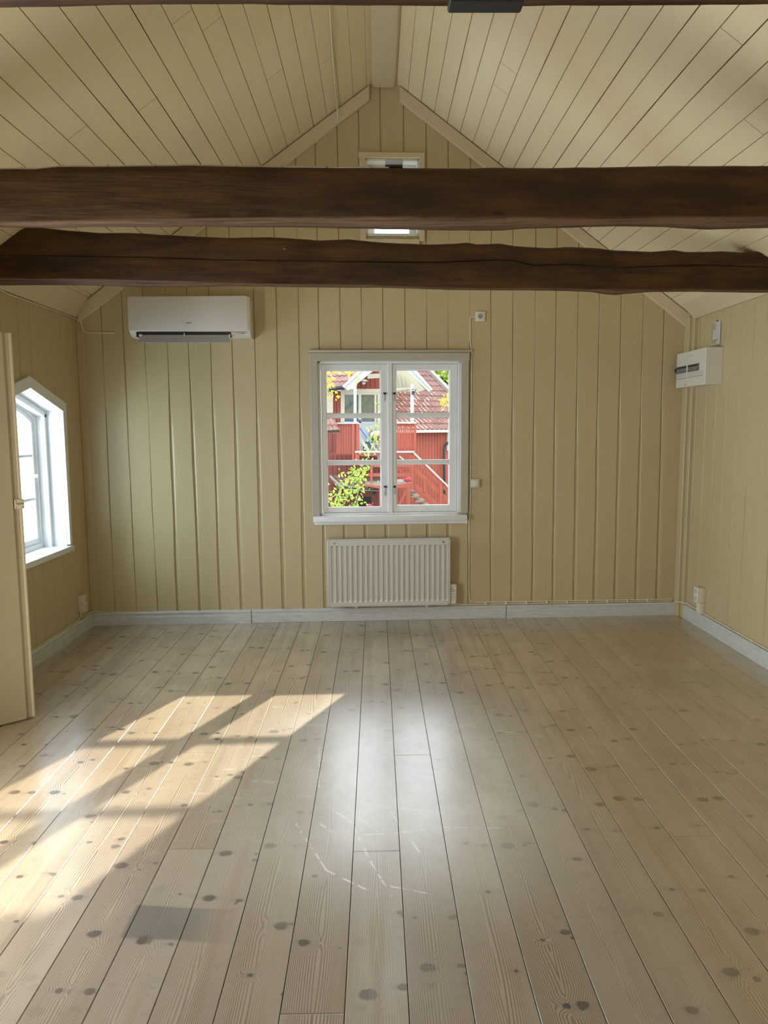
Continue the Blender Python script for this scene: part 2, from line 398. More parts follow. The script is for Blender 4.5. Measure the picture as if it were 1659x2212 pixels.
def fillet(pts, r, k=5):
    pts = [Vector(p) for p in pts]; out = [pts[0]]
    for i in range(1, len(pts)-1):
        a, b, c = pts[i-1], pts[i], pts[i+1]
        d0 = (a-b); d1 = (c-b); rr = min(r, d0.length*0.45, d1.length*0.45)
        s, e = b+d0.normalized()*rr, b+d1.normalized()*rr
        for j in range(k+1):
            t = j/k; out.append(s*(1-t)**2+b*2*t*(1-t)+e*t*t)
    out.append(pts[-1]); return out

def wloc(o):
    v = Vector((0, 0, 0))
    while o is not None: v += Vector(o.location); o = o.parent
    return v
def obj(name, bm, mat, parent=None, smooth=30, label=None, mats=None, base=None, zero=False):
    bmesh.ops.recalc_face_normals(bm, faces=bm.faces) if base is None else None
    me = bpy.data.meshes.new(name)
    bm.to_mesh(me); bm.free()
    for m in ([mat] if mats is None else mats): me.materials.append(m)
    o = bpy.data.objects.new(name, me); COL.objects.link(o)
    if parent is not None:
        o.parent = parent; off = wloc(parent)
    elif zero: off = Vector((0, 0, 0))
    else:
        xs = [v.co for v in me.vertices]
        off = Vector(((min(v.x for v in xs)+max(v.x for v in xs))/2, (min(v.y for v in xs)+max(v.y for v in xs))/2, min(v.z for v in xs)))
        o.location = off
    me.transform(Matrix.Translation(-off))
    if smooth:
        me.shade_smooth(); me.set_sharp_from_angle(angle=R(smooth))
    if label: o['label'] = label
    return o
def thing(name, label, cat, loc, group=None):
    o = bpy.data.objects.new(name, None); COL.objects.link(o); o.location = loc; o.empty_display_size = 0.1
    o['label'] = label; o['category'] = cat
    if group: o['group'] = group
    return o
def tag(o, label, cat, group=None):
    o['label'] = label; o['category'] = cat
    if group: o['group'] = group
    return o
def struct_mesh(name, bm, mat, label, cat, smooth=30, mats=None, keep=False):
    o = obj(name, bm, mat, None, smooth, None, mats, zero=True)
    o['kind'] = 'structure'; o['label'] = label; o['category'] = cat
    return o
def struct_empty(name, label, cat, loc):
    o = thing(name, label, cat, loc); o['kind'] = 'structure'; return o
def text_bm(bm, s, h, Mx, ext=0.0006, spacing=1.0, shear=0.0):
    """letters lying in the local x/z plane, facing local -y"""
    cu = bpy.data.curves.new('lettering', 'FONT'); cu.body = s; cu.size = h; cu.extrude = ext; cu.align_x = 'CENTER'; cu.space_character = spacing; cu.shear = shear
    cu.resolution_u = 2
    o = bpy.data.objects.new('lettering', cu); COL.objects.link(o)
    bpy.context.view_layer.update()
    me = bpy.data.meshes.new_from_object(o.evaluated_get(bpy.context.evaluated_depsgraph_get()))
    bpy.data.objects.remove(o); bpy.data.curves.remove(cu)
    b = bmesh.new(); b.from_mesh(me); bpy.data.meshes.remove(me)
    add_bm(bm, b, Mx @ Matrix.Rotation(R(90), 4, 'X'))

# ------------------------------------------------------------------ board-clad surfaces
def board_wall(bm, edges, umin, umax, z0, z1, Mx, gapf, depth=0.010, holes=(), wob=0.002, rowh=0.11, seed=0, cut=None, extra=()):
    """edges: list of (u at z=0, u at z=4) seams; local x along, y outwards (room side is -y), boards' face at y=0"""
    seams = [(umin, umin)] + list(edges) + [(umax, umax)]
    zs = set()
    k = max(1, int((z1-z0)/rowh))
    for i in range(k+1): zs.add(round(z0+(z1-z0)*i/k, 4))
    for h in holes: zs.add(h[2]); zs.add(h[3])
    for q in extra: zs.add(q)
    zs = sorted(z for z in zs if z0 <= z <= z1)
    def upos(i, z): a, b = seams[i]; return a+(b-a)*z/4
    def jit(i, side, z): return wob*noise.noise(Vector((i*3.1+side*1.7+seed, z*1.6, seed)))*2
    for i in range(len(seams)-1):
        cols = []
        wmax = (seams[i+1][0]-seams[i][0])
        ts = [0.0, 0.12, 0.3, 0.5, 0.7, 0.88, 1.0]
        hu = sorted({h[0] for h in holes} | {h[1] for h in holes})
        grid = []
        for z in zs:
            l = upos(i, z) + (gapf(i, z)/2 if i > 0 else 0) + (jit(i, 0, z) if i > 0 else 0)
            r = upos(i+1, z) - (gapf(i+1, z)/2 if i+1 < len(seams)-1 else 0) + (jit(i+1, 1, z) if i+1 < len(seams)-1 else 0)
            tz = list(ts)
            cw_ = 0.0025 if depth > 0.02 else min(0.008, 0.002+0.4*gapf(i, z) if i > 0 else 0.0025)
            row = [(l-0.0005, depth), (l, 0.0035), (l+cw_, 0.0)]
            us = [l+(r-l)*t for t in ts[1:-1]]
            for q in hu:                       # snap one inner column to the edge of an opening
                if l+0.01 < q < r-0.01:
                    j = min(range(len(us)), key=lambda m_: abs(us[m_]-q)); us[j] = q
            row += [(u_, 0.0) for u_ in us]
            row += [(r-0.0025, 0.0), (r, 0.0035), (r+0.0005, depth)]
            grid.append(row)
        V = [[bm.verts.new(Mx @ Vector((p[0], p[1], z))) for p in row] for row, z in zip(grid, zs)]
        for a in range(len(zs)-1):
            zc = (zs[a]+zs[a+1])/2
            for b in range(len(V[0])-1):
                uc = (grid[a][b][0]+grid[a][b+1][0]+grid[a+1][b][0]+grid[a+1][b+1][0])/4
                if any(h[0] < uc < h[1] and h[2] < zc < h[3] for h in holes) or (cut and cut(uc, zc)): continue
                bm.faces.new((V[a][b], V[a][b+1], V[a+1][b+1], V[a+1][b]))
def backing(bm, umin, umax, z0, z1, y0, y1, holes, Mx):
    us = sorted({umin, umax} | {h[0] for h in holes} | {h[1] for h in holes})
    zs = sorted({z0, z1} | {h[2] for h in holes} | {h[3] for h in holes})
    for a, b in zip(us, us[1:]):
        for c, d in zip(zs, zs[1:]):
            if any(h[0] <= (a+b)/2 <= h[1] and h[2] <= (c+d)/2 <= h[3] for h in holes): continue
            box(bm, a, b, y0, y1, c, d, Mx)
def clip_gable(bm, lift=0.01):
    for s in (-1, 1):
        bmesh.ops.bisect_plane(bm, geom=bm.verts[:]+bm.edges[:]+bm.faces[:], plane_co=(RX, 0, RZ+lift), plane_no=(s*RS, 0, 1), clear_outer=True)

# back gable wall
GR = [(-2.032, -2.025), (-1.869, -1.875), (-1.706, -1.725), (-1.552, -1.551), (-1.383, -1.406), (-1.224, -1.242), (-1.061, -1.081), (-0.897, -0.909), (-0.735, -0.739), (-0.571, -0.576), (-0.409, -0.431), (-0.247, -0.271), (-0.084, -0.112), (0.08, 0.047), (0.24, 0.219), (0.405, 0.383), (0.563, 0.551), (0.725, 0.713), (0.903, 0.869), (1.071, 1.032), (1.234, 1.209), (1.4, 1.368), (1.572, 1.537), (1.736, 1.702), (1.904, 1.873), (2.074, 2.047), (2.247, 2.205)]
def sm(a, b, x):
    t = max(0, min(1, (x-a)/(b-a))); return t*t*(3-2*t)
def gap_back(i, z):
    if i <= 3: return 0.003
    w = 0.004+0.0135*sm(1.95, 1.15, z)*(1 if i < 19 else 0.75)
    return w*(1+0.35*noise.noise(Vector((i*7.7, z*2.3, 0))))
H1 = (-0.437, 0.652, 0.80, 2.010)
H3 = (-0.064, 0.336, 2.925, 3.475)
bm = BM()
board_wall(bm, GR, -2.30, 2.50, -0.02, 4.15, BWM, gap_back, 0.011, [H1, H3], 0.0035, 0.10, 3)
for f in bm.faces: f.material_index = 0
nb = len(bm.faces)
backing(bm, -2.45, 2.65, -0.02, 4.15, 0.0105, 0.16, [H1, H3], BWM)
bm.faces.ensure_lookup_table()
clip_gable(bm)
struct_mesh('wall_back', bm, M['wall'], 'cream painted board wall of the gable with the white window', 'wall')

# side walls (frame: local x along -world y for left wall ... kept simple with explicit matrices)
# left wall: local x = world y, local y = -world x (outwards), z up
LWM = Matrix(((0, -1, 0, XL), (1, 0, 0, 0), (0, 0, 1, 0), (0, 0, 0, 1)))
LW_G = [(-2.27+0.163*i, -2.27+0.163*i) for i in range(42)] + [(4.607, 4.640), (4.752, 4.800), (4.896, 4.965), (5.073, 5.130), (5.236, 5.300), (5.383, 5.450)]
H2 = (4.22, 5.155, 0.68, 1.70)
bm = BM()
board_wall(bm, LW_G, -2.5, 5.62, -0.02, 2.46, LWM, lambda i, z: 0.007*(1+0.5*noise.noise(Vector((i*5.1, z*1.7, 9)))), 0.006, [(4.21, 5.17, 0.68, 1.60), (1.40, 2.60, 0.35, 1.55)], 0.007, 0.12, 8,
           lambda u, z: 1.55 < z < 1.800-0.287*abs(u-4.69) and 4.21 < u < 5.17, [1.62+0.02*i for i in range(11)])
WH = [(1.40, 2.60, 0.35, 1.55), (4.21, 5.17, 0.68, 1.66)] + [(4.69-(1.80-z)/0.287, 4.69+(1.80-z)/0.287, z-0.02, z) for z in (1.68, 1.70, 1.72, 1.74, 1.76, 1.78, 1.795)]  # the nearer hole is invented, out of view, to let the fill lamp in
backing(bm, -2.5, 5.75, -0.02, 2.46, 0.0055, 0.20, WH, LWM)
struct_mesh('wall_left', bm, M['wall'], 'cream board wall on the left with the arched window', 'wall')
# right wall: local x = -world y, local y = world x (outwards)
RWM = Matrix(((0, 1, 0, XR), (-1, 0, 0, 0), (0, 0, 1, 0), (0, 0, 0, 1)))
rg = [(5.549, 5.549), (5.401, 5.366), (5.241, 5.205), (5.084, 5.060), (4.919, 4.880), (4.759, 4.738), (4.606, 4.590), (4.444, 4.430)]
rg += [(4.444-0.158*i, 4.43-0.158*i) for i in range(1, 43)]
bm = BM()
board_wall(bm, [(-a, -b) for a, b in rg], -5.75, 2.5, -0.02, 2.42, RWM, lambda i, z: (0.010 if i == 1 else 0.007 if i % 3 == 0 else 0.0045)*(1+0.4*noise.noise(Vector((i*4.3, z*2, 5)))), 0.035, [], 0.003, 0.13, 5)
nfr = len(bm.faces)
backing(bm, -5.75, 2.5, -0.02, 2.42, 0.0345, 0.20, [], RWM)
bm.faces.ensure_lookup_table()
for f in bm.faces[nfr:]: f.material_index = 1
struct_mesh('wall_right', bm, None, 'cream board wall on the right below the sloping ceiling', 'wall', 30, [M['wall'], M['gap']])
# wall behind the camera with an unseen opening added to let light in
bm = BM()
FH = (-0.45, 0.75, -0.02, 1.85)
backing(bm, -2.4, 2.65, -0.02, 4.15, -0.1, 0.0, [FH], Matrix.Translation((0, -2.2, 0)))
clip_gable(bm)
struct_mesh('wall_front', bm, M['wall'], 'cream wall behind the viewer with an opening added to let light in', 'wall')

# floor
FX0, FP = 0.0748, 0.1668
joints = {}
def plank(x): return math.floor((x-FX0)/FP)
for (xp, yp) in ((898, 1630.8), (812, 1838.5), (1000, 1494), (917, 1400.6), (417, 1834), (1497, 1806), (435, 1625.8), (150, 1500), (377, 1477), (442, 1495), (1270, 1611.6), (1123, 1487.6), (20, 1650), (1600, 1600), (610, 2190)):
    p = on_floor(xp, yp); joints.setdefault(plank(p.x), []).append(p.y)
bm = BM()
lay = bm.verts.layers.float_vector.new('board')
rr = random.Random(11)
for k in range(plank(XL-0.05), plank(XR+0.05)+1):
    xa, xb = FX0+k*FP, FX0+(k+1)*FP
    ys = [-2.3] + sorted(joints.get(k, [])) + [5.80]
    if len(ys) == 2 and rr.random() < 0.8: ys = [-2.3, rr.uniform(-1.5, 0.9), 5.80]
    for y0, y1 in zip(ys, ys[1:]):
        r1, r2 = rr.random(), rr.random()
        g = 0.0016 if y1-y0 > 0 else 0
        pr = [(xa+g/2, -0.008), (xa+g/2+0.0004, -0.001), (xa+g/2+0.0015, 0.0), (xb-g/2-0.0015, 0.0), (xb-g/2-0.0004, -0.001), (xb-g/2, -0.008)]
        rows = []
        for y, dz in ((y0+0.0008, -0.008), (y0+0.001, -0.0004), (y0+0.003, 0), (y1-0.003, 0), (y1-0.001, -0.0004), (y1-0.0008, -0.008)):
            row = []
            for (px_, pz) in pr:
                v = bm.verts.new((px_, y, min(pz, dz))); v[lay] = Vector((r1, r2, (px_-xa)/FP)); row.append(v)
            rows.append(row)
        for a in range(5):
            for b in range(5): bm.faces.new((rows[a][b], rows[a][b+1], rows[a+1][b+1], rows[a+1][b]))
o = None
me_face_n = len(bm.faces)
box(bm, XL-0.2, XR+0.2, -2.4, 5.9, -0.12, -0.0079)
bm.faces.ensure_lookup_table()
for f in bm.faces[me_face_n:]: f.material_index = 1
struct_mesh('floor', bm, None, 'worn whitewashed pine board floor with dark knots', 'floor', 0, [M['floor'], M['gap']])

# ceiling: boards run away from the viewer on both slopes
def ceiling_side(bm, side, xs, joints):
    L = math.hypot(1, RS)
    # local x = distance down the slope, local y = -normal into room reversed, local z = world y
    d = Vector((side*1, 0, -RS)).normalized(); nrm = Vector((-side*RS, 0, -1)).normalized()  # into the room
    o0 = Vector((RX, 0, RZ))
    def P(s, y, h): return o0 + d*s + Vector((0, y, 0)) + nrm*h
    ss = [0.0] + [abs(x-RX)*L for x in xs] + [abs((XR+0.1 if side > 0 else XL-0.1)-RX)*L]
    for i in range(len(ss)-1):
        ys = [-2.3] + sorted(joints.get(i, [])) + [5.9]
        for y0, y1 in zip(ys, ys[1:]):
            a, b = ss[i], ss[i+1]
            n_ = max(2, int((y1-y0)/0.35))
            rows = []
            for k in range(n_+1):
                y = y0+(y1-y0)*k/n_; e = 0.0012*(k == 0)-0.0012*(k == n_)
                g1 = 0.0022+0.0035*max(0, noise.noise(Vector((i*3.3+side, y*0.9, 1)))); g2 = 0.0022+0.0035*max(0, noise.noise(Vector(((i+1)*3.3+side, y*0.9, 1))))
                hh = 0.0015*noise.noise(Vector((i*2.1, y*0.5, side*4)))
                rows.append([bm.verts.new(P(s_, y+e, h_)) for s_, h_ in ((a+g1/2, -0.012), (a+g1/2+0.0003, -0.002), (a+g1/2+0.002, hh), ((a+b)/2, hh), (b-g2/2-0.002, hh), (b-g2/2-0.0003, -0.002), (b-g2/2, -0.012))])
            for a_ in range(n_):
                for c_ in range(6): bm.faces.new((rows[a_][c_], rows[a_][c_+1], rows[a_+1][c_+1], rows[a_+1][c_]))
    k0 = len(bm.faces)
    q = [P(s_, y_, h_) for s_ in (-0.02, ss[-1]+0.1) for y_ in (-2.35, 5.95) for h_ in (-0.011, -0.12)]
    v = [bm.verts.new(p) for p in q]
    for f in ((0, 1, 3, 2), (4, 6, 7, 5), (0, 4, 5, 1), (2, 3, 7, 6), (0, 2, 6, 4), (1, 5, 7, 3)):
        bm.faces.new([v[i] for i in f]).material_index = 1
def on_ceil(x, y, side):
    d = ray(x, y); k = RS*side; return EY+d*((RZ+k*RX-EYE)/(d.z+k*d.x))
xl_ = sorted([-1.304+0.0967*i for i in range(-9, 14)], reverse=True); xl_ = [x for x in xl_ if XL < x < RX-0.03]
xr_ = [0.826+0.0957*i for i in range(-7, 17)]; xr_ = [x for x in xr_ if RX+0.03 < x < XR]
def cj(side, xs, pts):
    out = {}
    for (x, y) in pts:
        p = on_ceil(x, y, side)
        i = sum(1 for q in xs if abs(q-RX) < abs(p.x-RX)); out.setdefault(i, []).append(p.y)
    return out
JL = cj(-1, xl_, [(391, 38), (457, 52), (695, 138), (795, 136), (152, 298), (580, 172), (300, 240)])
JR = cj(1, xr_, [(1104, 152), (1625, 272), (1075, 188), (1560, 62)])
bm = BM()
ceiling_side(bm, -1, xl_, JL); ceiling_side(bm, 1, xr_, JR)
struct_mesh('ceiling', bm, None, 'cream painted board ceiling sloping up to the ridge', 'ceiling', 25, [M['ceil'], M['gap']])

# ridge box and other trim
def n_trim(i, bm, label, mat='trim_cream'):
    return struct_mesh('trim_%d' % i, bm, M[mat], label, 'trim', 30)
bm = BM()
prism(bm, [(-0.015, 4.02), (-0.012, 3.985), (0.0, 3.968), (0.03, 3.962), (0.12, 3.962), (0.152, 3.968), (0.165, 3.985), (0.168, 4.02)], 'y', -2.2, 5.60)
n_trim(1, bm, 'wide cream board boxing in the ridge of the ceiling')
# rafter trim on gable wall
for i, s, lab in ((2, -1, 'cream strip along the left roof slope on the gable wall'), (3, 1, 'cream strip along the right roof slope on the gable wall')):
    bm = BM()
    x0 = -0.03 if s < 0 else 0.19
    x1 = -2.19 if s < 0 else 2.42
    ux = lambda x: x/math.cos(TH)
    w = 0.085
    pts = [(ux(x0), ceil_z(x0)-0.008), (ux(x1), ceil_z(x1)-0.008), (ux(x1), ceil_z(x1)-0.008-w*1.237), (ux(x0)-s*0.06, ceil_z(x0-s*0.06*0)-0.008-w*1.237-s*0*0.06)]
    pts[3] = (ux(x0)-s*0.0, ceil_z(x0)-0.008-w*1.237)
    prism(bm, pts, 'y', -0.028, 0.004, BWM, 0.004)
    n_trim(i, bm, lab)
# frieze boards where the side walls meet the ceiling
for i, s, lab in ((4, -1, 'sloping cream frieze board above the left wall'), (5, 1, 'sloping cream frieze board above the right wall')):
    bm = BM()
    xw = XL if s < 0 else XR
    zc = ceil_z(xw-s*0.11)
    a = (xw-s*0.118, zc-0.010); b = (xw-s*0.026, 2.310 if s > 0 else 2.325)
    c_ = (xw+s*0.01, b[1]+0.02); d_ = (xw-s*0.10, zc+0.02)
    prism(bm, [a, b, (xw+s*0.01, b[1]+0.004), (xw+s*0.02, ceil_z(xw)+0.0), (a[0], a[1]+0.02)], 'y', -2.2, 5.47 if s < 0 else 5.60)
    n_trim(i, bm, lab)
bm = BM()   # left corner cover board
box(bm, -2.212, -2.150, -0.012, 0.0, 0.0, 2.235, BWM, 0.002)
t6 = n_trim(6, bm, 'narrow cream cover board in the left back corner', 'wall')
bm = BM(); box(bm, -2.2165, -2.2115, -0.013, -0.003, 0.10, 2.24, BWM); obj('open_joint', bm, M['gap'], t6)
bm = BM()   # right corner cover boards
box(bm, 2.385, 2.44, -0.075, 0.0, 0.0, 2.33, BWM, 0.004)
box(bm, 2.405, 2.44, -0.125, -0.078, 0.0, 2.33, BWM, 0.003)
n_trim(7, bm, 'cream boxed strip in the right back corner', 'wall')

# baseboards
BP = [(0.0, 0.0), (0.022, 0.0), (0.022, 0.062), (0.019, 0.066), (0.019, 0.080), (0.022, 0.084), (0.022, 0.094), (0.015, 0.102), (0.0, 0.104)]
bm = BM()
for (u0, u1, dz) in ((-2.19, -0.985, 0.0), (-0.979, 1.020, 0.001), (1.026, 2.41, 0.0)):
    prism(bm, [(-a, b+dz) for a, b in BP], 'x', u0, u1, BWM, 0.0)
struct_mesh('baseboard_back', bm, M['base'], 'grey-white baseboard under the gable window wall', 'baseboard')
bm = BM(); prism(bm, [(XL+a, b) for a, b in BP], 'y', -2.2, 5.505)
struct_mesh('baseboard_left', bm, M['base'], 'grey-white baseboard along the left wall', 'baseboard')
bm = BM(); prism(bm, [(XR-a, b*1.05) for a, b in BP], 'y', -2.2, 5.675)
struct_mesh('baseboard_right', bm, M['base'], 'grey-white baseboard along the right wall', 'baseboard')

# ------------------------------------------------------------------ window 1 (gable wall, two sashes of three panes)
w1 = struct_empty('window_1', 'white two-sash window with six panes looking at a red house', 'window', BWM @ Vector((0.11, 0, 0.8)))
bm = BM()
box(bm, -0.495, -0.436, -0.026, 0.0, 0.835, 2.042, BWM, 0.004)
box(bm, 0.651, 0.713, -0.026, 0.0, 0.845, 2.042, BWM, 0.004)
box(bm, -0.497, 0.717, -0.034, 0.0, 2.008, 2.070, BWM, 0.004)
box(bm, -0.503, 0.727, -0.046, 0.0, 2.071, 2.090, BWM, 0.006, 2)
obj('casing', bm, M['casing'], w1)
bm = BM()
box(bm, -0.487, 0.700, -0.065, 0.06, 0.790, 0.835, BWM, 0.005, 2)
box(bm, -0.480, 0.712, -0.018, 0.0, 0.762, 0.792, BWM, 0.003)
obj('sill', bm, M['white'], w1)
bm = BM()
for (a, b, c_, d_) in ((-0.437, -0.416, 0.83, 2.010), (0.632, 0.653, 0.83, 2.010), (-0.437, 0.653, 1.990, 2.010), (-0.437, 0.653, 0.80, 0.852)):
    box(bm, a, b, 0.0, 0.14, c_, d_, BWM, 0.002)
box(bm, 0.092, 0.128, 0.004, 0.10, 0.85, 1.992, BWM, 0.004)
obj('frame', bm, M['white'], w1)
def sash(bmx, u0, u1, z0, z1, st, bars, y0, y1, bw_=0.026):
    def fr(a, b, c_, d_): box(bmx, a, b, y0, y1, c_, d_, BWM, 0.003)
    fr(u0, u0+st[0], z0, z1); fr(u1-st[1], u1, z0, z1)
    fr(u0+st[0]-0.001, u1-st[1]+0.001, z1-st[2], z1); fr(u0+st[0]-0.001, u1-st[1]+0.001, z0, z0+st[3])
    gu0, gu1, gz0, gz1 = u0+st[0], u1-st[1], z0+st[3], z1-st[2]
    for z in bars: box(bmx, gu0-0.001, gu1+0.001, y0+0.004, y1-0.004, z-bw_/2, z+bw_/2, BWM, 0.004)
    # glazing bead
    zz = [gz0] + list(bars) + [gz1]
    for i in range(len(zz)-1):
        a = zz[i]+(bw_/2 if i > 0 else 0); b = zz[i+1]-(bw_/2 if i < len(zz)-2 else 0)
        e = 0.006
        for (p, q_, r_, s_) in ((gu0, gu0+e, a, b), (gu1-e, gu1, a, b), (gu0, gu1, a, a+e), (gu0, gu1, b-e, b)):
            box(bmx, p, q_, y0+0.008, y1-0.010, r_, s_, BWM)
    return gu0, gu1, zz
for (u0, u1, st) in ((-0.414, 0.094, (0.037, 0.055, 0.045, 0.036)), (0.126, 0.630, (0.029, 0.058, 0.042, 0.046))):
    bm = BM()
    gu0, gu1, zz = sash(bm, u0, u1, 0.854, 1.988, st, (1.240, 1.600), 0.018, 0.056)
    s_ = obj('sash', bm, M['white'], w1)
    for i in range(3):
        bm = BM(); box(bm, gu0, gu1, 0.036, 0.039, zz[i]+0.004, zz[i+1]-0.004, BWM)
        obj('pane', bm, M['glass'], s_, 0)
    left = u0 < 0
    for z in (1.765, 1.050):
        bm = BM()
        uc = 0.072 if left else 0.147
        box(bm, uc-0.012, uc+0.008, 0.012, 0.019, z-0.006, z+0.010, BWM, 0.001)
        tube(bm, fillet([(uc, 0.008, z+0.004), (uc+(0.014 if left else -0.014), 0.0, z+0.004), (uc, 0.006, z-0.006), (uc, 0.008, z-0.04), (uc-0.004, 0.006, z-0.055)], 0.008), 0.0022, 6, BWM)
        if left and z < 1.2:
            pts = [(uc+0.010*math.cos(t*math.pi/6), 0.008, z-0.055+0.014*math.sin(t*math.pi/6)) for t in range(13)]
            tube(bm, pts, 0.0012, 5, BWM, False)
        obj('window_hook', bm, M['iron'], s_, 40, 'dark iron hook holding the sash')
    bm = BM(); uc = (u0+u1)/2+0.01
    box(bm, uc-0.012, uc+0.012, 0.010, 0.020, 0.868, 0.876, BWM, 0.002)
    obj('sash_knob', bm, M['plastic'], s_)

# window 3: small gable window
w3 = struct_empty('window_3', 'small window high in the gable, glaring bright', 'window', BWM @ Vector((0.136, 0, 2.9)))
bm = BM()
box(bm, -0.108, -0.062, -0.022, 0.0, 2.862, 3.478, BWM, 0.003)
box(bm, 0.334, 0.374, -0.022, 0.0, 2.885, 3.478, BWM, 0.003)
box(bm, -0.112, 0.374, -0.026, 0.0, 3.474, 3.512, BWM, 0.003)
box(bm, -0.066, 0.336, -0.022, 0.0, 2.845, 2.900, BWM, 0.003)
obj('casing', bm, M['trim_cream'], w3)
bm = BM()
for (a, b, c_, d_) in ((-0.064, -0.046, 2.92, 3.475), (0.318, 0.336, 2.92, 3.475), (-0.064, 0.336, 3.457, 3.475), (-0.064, 0.336, 2.915, 2.944)):
    box(bm, a, b, 0.0, 0.15, c_, d_, BWM, 0.002)
obj('frame', bm, M['white'], w3)
bm = BM()
gu0, gu1, zz = sash(bm, -0.046, 0.318, 2.925, 3.457, (0.045, 0.045, 0.045, 0.03), (), 0.085, 0.120)
s_ = obj('sash', bm, M['white'], w3)
bm = BM(); box(bm, gu0, gu1, 0.102, 0.105, zz[0], zz[1], BWM); obj('pane', bm, M['glass'], s_, 0)

# window 2: left wall, gabled casing, arched sash (local x = world y, room side = -y)
w2 = struct_empty('window_2', 'deep white arched window in the left wall behind the open door', 'window', (XL, 4.69, 0.66))
YC = 4.69
def ringp(bm, outer, inner, x0, x1, Mx=LWM):
    k = len(outer)
    for i in range(k):
        j = (i+1) % k
        q = [outer[i], outer[j], inner[j], inner[i]]
        A = [bm.verts.new(Mx @ Vector((p[0], x0, p[1]))) for p in q]; B_ = [bm.verts.new(Mx @ Vector((p[0], x1, p[1]))) for p in q]
        bm.faces.new(A); bm.faces.new(B_[::-1])
        for a, b in ((0, 1), (1, 2), (2, 3), (3, 0)): bm.faces.new((A[a], A[b], B_[b], B_[a]))
bm = BM()
pk, ps = 1.846, 1.690
hw, hi = 0.525, 0.468
top = lambda y, h: h-0.287*abs(y-YC)
prism(bm, [(YC+hi, 0.69), (YC+hw-0.02, 0.69), (YC+hw, ps), (YC+hi, top(YC+hi, pk-0.0))], 'y', -0.024, 0.0, LWM, 0.002)
prism(bm, [(YC-hi, 0.69), (YC-hw+0.02, 0.69), (YC-hw, ps), (YC-hi, top(YC-hi, pk-0.0))], 'y', -0.024, 0.0, LWM, 0.002)
prism(bm, [(YC-hw, ps), (YC, pk), (YC+hw, ps), (YC+hi, 1.635), (YC, 1.770), (YC-hi, 1.635)], 'y', -0.026, 0.001, LWM, 0.002)
obj('casing', bm, M['white'], w2)
bm = BM()
box(bm, YC-hw+0.02, YC+hw-0.015, -0.034, 0.19, 0.642, 0.682, LWM, 0.004, 2)
obj('sill', bm, M['white'], w2)
bm = BM()   # reveal: two stepped linings and sloping head
def lining(y_in, y_out, a0, a1, head, shr):
    for s in (-1, 1):
        prism(bm, [(YC+s*y_in, 0.68), (YC+s*y_out, 0.68), (YC+s*y_out, 1.66), (YC+s*y_in, head-0.287*y_in)], 'y', a0, a1, LWM)
        prism(bm, [(YC, head), (YC+s*y_out, head-0.287*y_out), (YC+s*y_out, head-0.287*y_out+0.05), (YC, head+0.06)], 'y', a0, a1, LWM)
lining(hi-0.002, hi+0.06, 0.0, 0.095, 1.768, 0)
lining(hi-0.035, hi+0.06, 0.095, 0.19, 1.725, 0)
obj('reveal_lining', bm, M['white'], w2)
def arch(hw_, z0, zs_, rise, k=14):
    pts = [(YC+hw_, z0), (YC+hw_, zs_)]
    for i in range(1, k):
        t = i/k; y = hw_*(1-2*t); pts.append((YC+y, zs_+rise*(1-(y/hw_)**2)))
    pts += [(YC-hw_, zs_), (YC-hw_, z0)]
    return pts
bm = BM()
ringp(bm, arch(hi-0.02, 0.682, 1.590, 0.13), arch(hi-0.060, 0.715, 1.575, 0.115), 0.150, 0.185)
# fill between arched sash and sloping head
o_ = arch(hi-0.02, 0.682, 1.590, 0.13)
for i in range(1, len(o_)-2):
    a, b = o_[i], o_[i+1]
    q = [a, b, (b[0], 1.80), (a[0], 1.80)]
    poly(bm, [(p[0], 0.165, p[1]) for p in q], LWM)
obj('frame', bm, M['white'], w2)
bm = BM()
inn = arch(hi-0.060, 0.715, 1.575, 0.115); inn2 = arch(hi-0.098, 0.755, 1.555, 0.10)
ringp(bm, inn, inn2, 0.160, 0.188)
box(bm, YC-0.022, YC+0.022, 0.158, 0.188, 0.74, 1.665, LWM, 0.003)
for z in (1.03, 1.33): box(bm, YC-hi+0.09, YC+hi-0.09, 0.165, 0.185, z-0.011, z+0.011, LWM, 0.003)
s_ = obj('sash', bm, M['white'], w2)
bm = BM(); poly(bm, [(p[0], 0.175, p[1]) for p in inn2], LWM); poly(bm, [(p[0], 0.178, p[1]) for p in inn2[::-1]], LWM)
obj('pane', bm, M['glass'], s_, 0)
bm = BM(); cyl(bm, (YC+hi-0.11, 0.150, 1.19), (YC+hi-0.11, 0.125, 1.19), 0.010, 0.013, 12, LWM); obj('window_knob', bm, M['plastic'], s_)

# ------------------------------------------------------------------ open door at the left
dv = Vector((-1.810-(-2.19), 3.700-3.385, 0)); dv.normalize(); dl = 0.500
dn = Vector((dv.y, -dv.x, 0))                      # towards the viewer
DM = Matrix(((dv.x, -dn.x, 0, -2.19), (dv.y, -dn.y, 0, 3.385), (0, 0, 1, 0), (0, 0, 0, 1)))   # local x along the leaf, -y to viewer
d1 = struct_empty('door_1', 'narrow cream board door standing open at the left edge', 'door', (-2.19, 3.385, 0))
bm = BM()
box(bm, 0.0, 0.458, -0.012, 0.022, 0.006, 1.985, DM, 0.003)
box(bm, 0.005, 0.488, -0.001, 0.024, 0.006, 1.983, DM, 0.002)
obj('leaf', bm, M['door'], d1)
bm = BM()
box(bm, 0.486, dl, -0.008, 0.026, 0.006, 1.984, DM, 0.004)
obj('edge_strip', bm, M['trim_cream'], d1)
bm = BM()
lz = 1.132
box(bm, 0.462, 0.507, -0.017, -0.011, lz-0.024, lz+0.024, DM, 0.002)

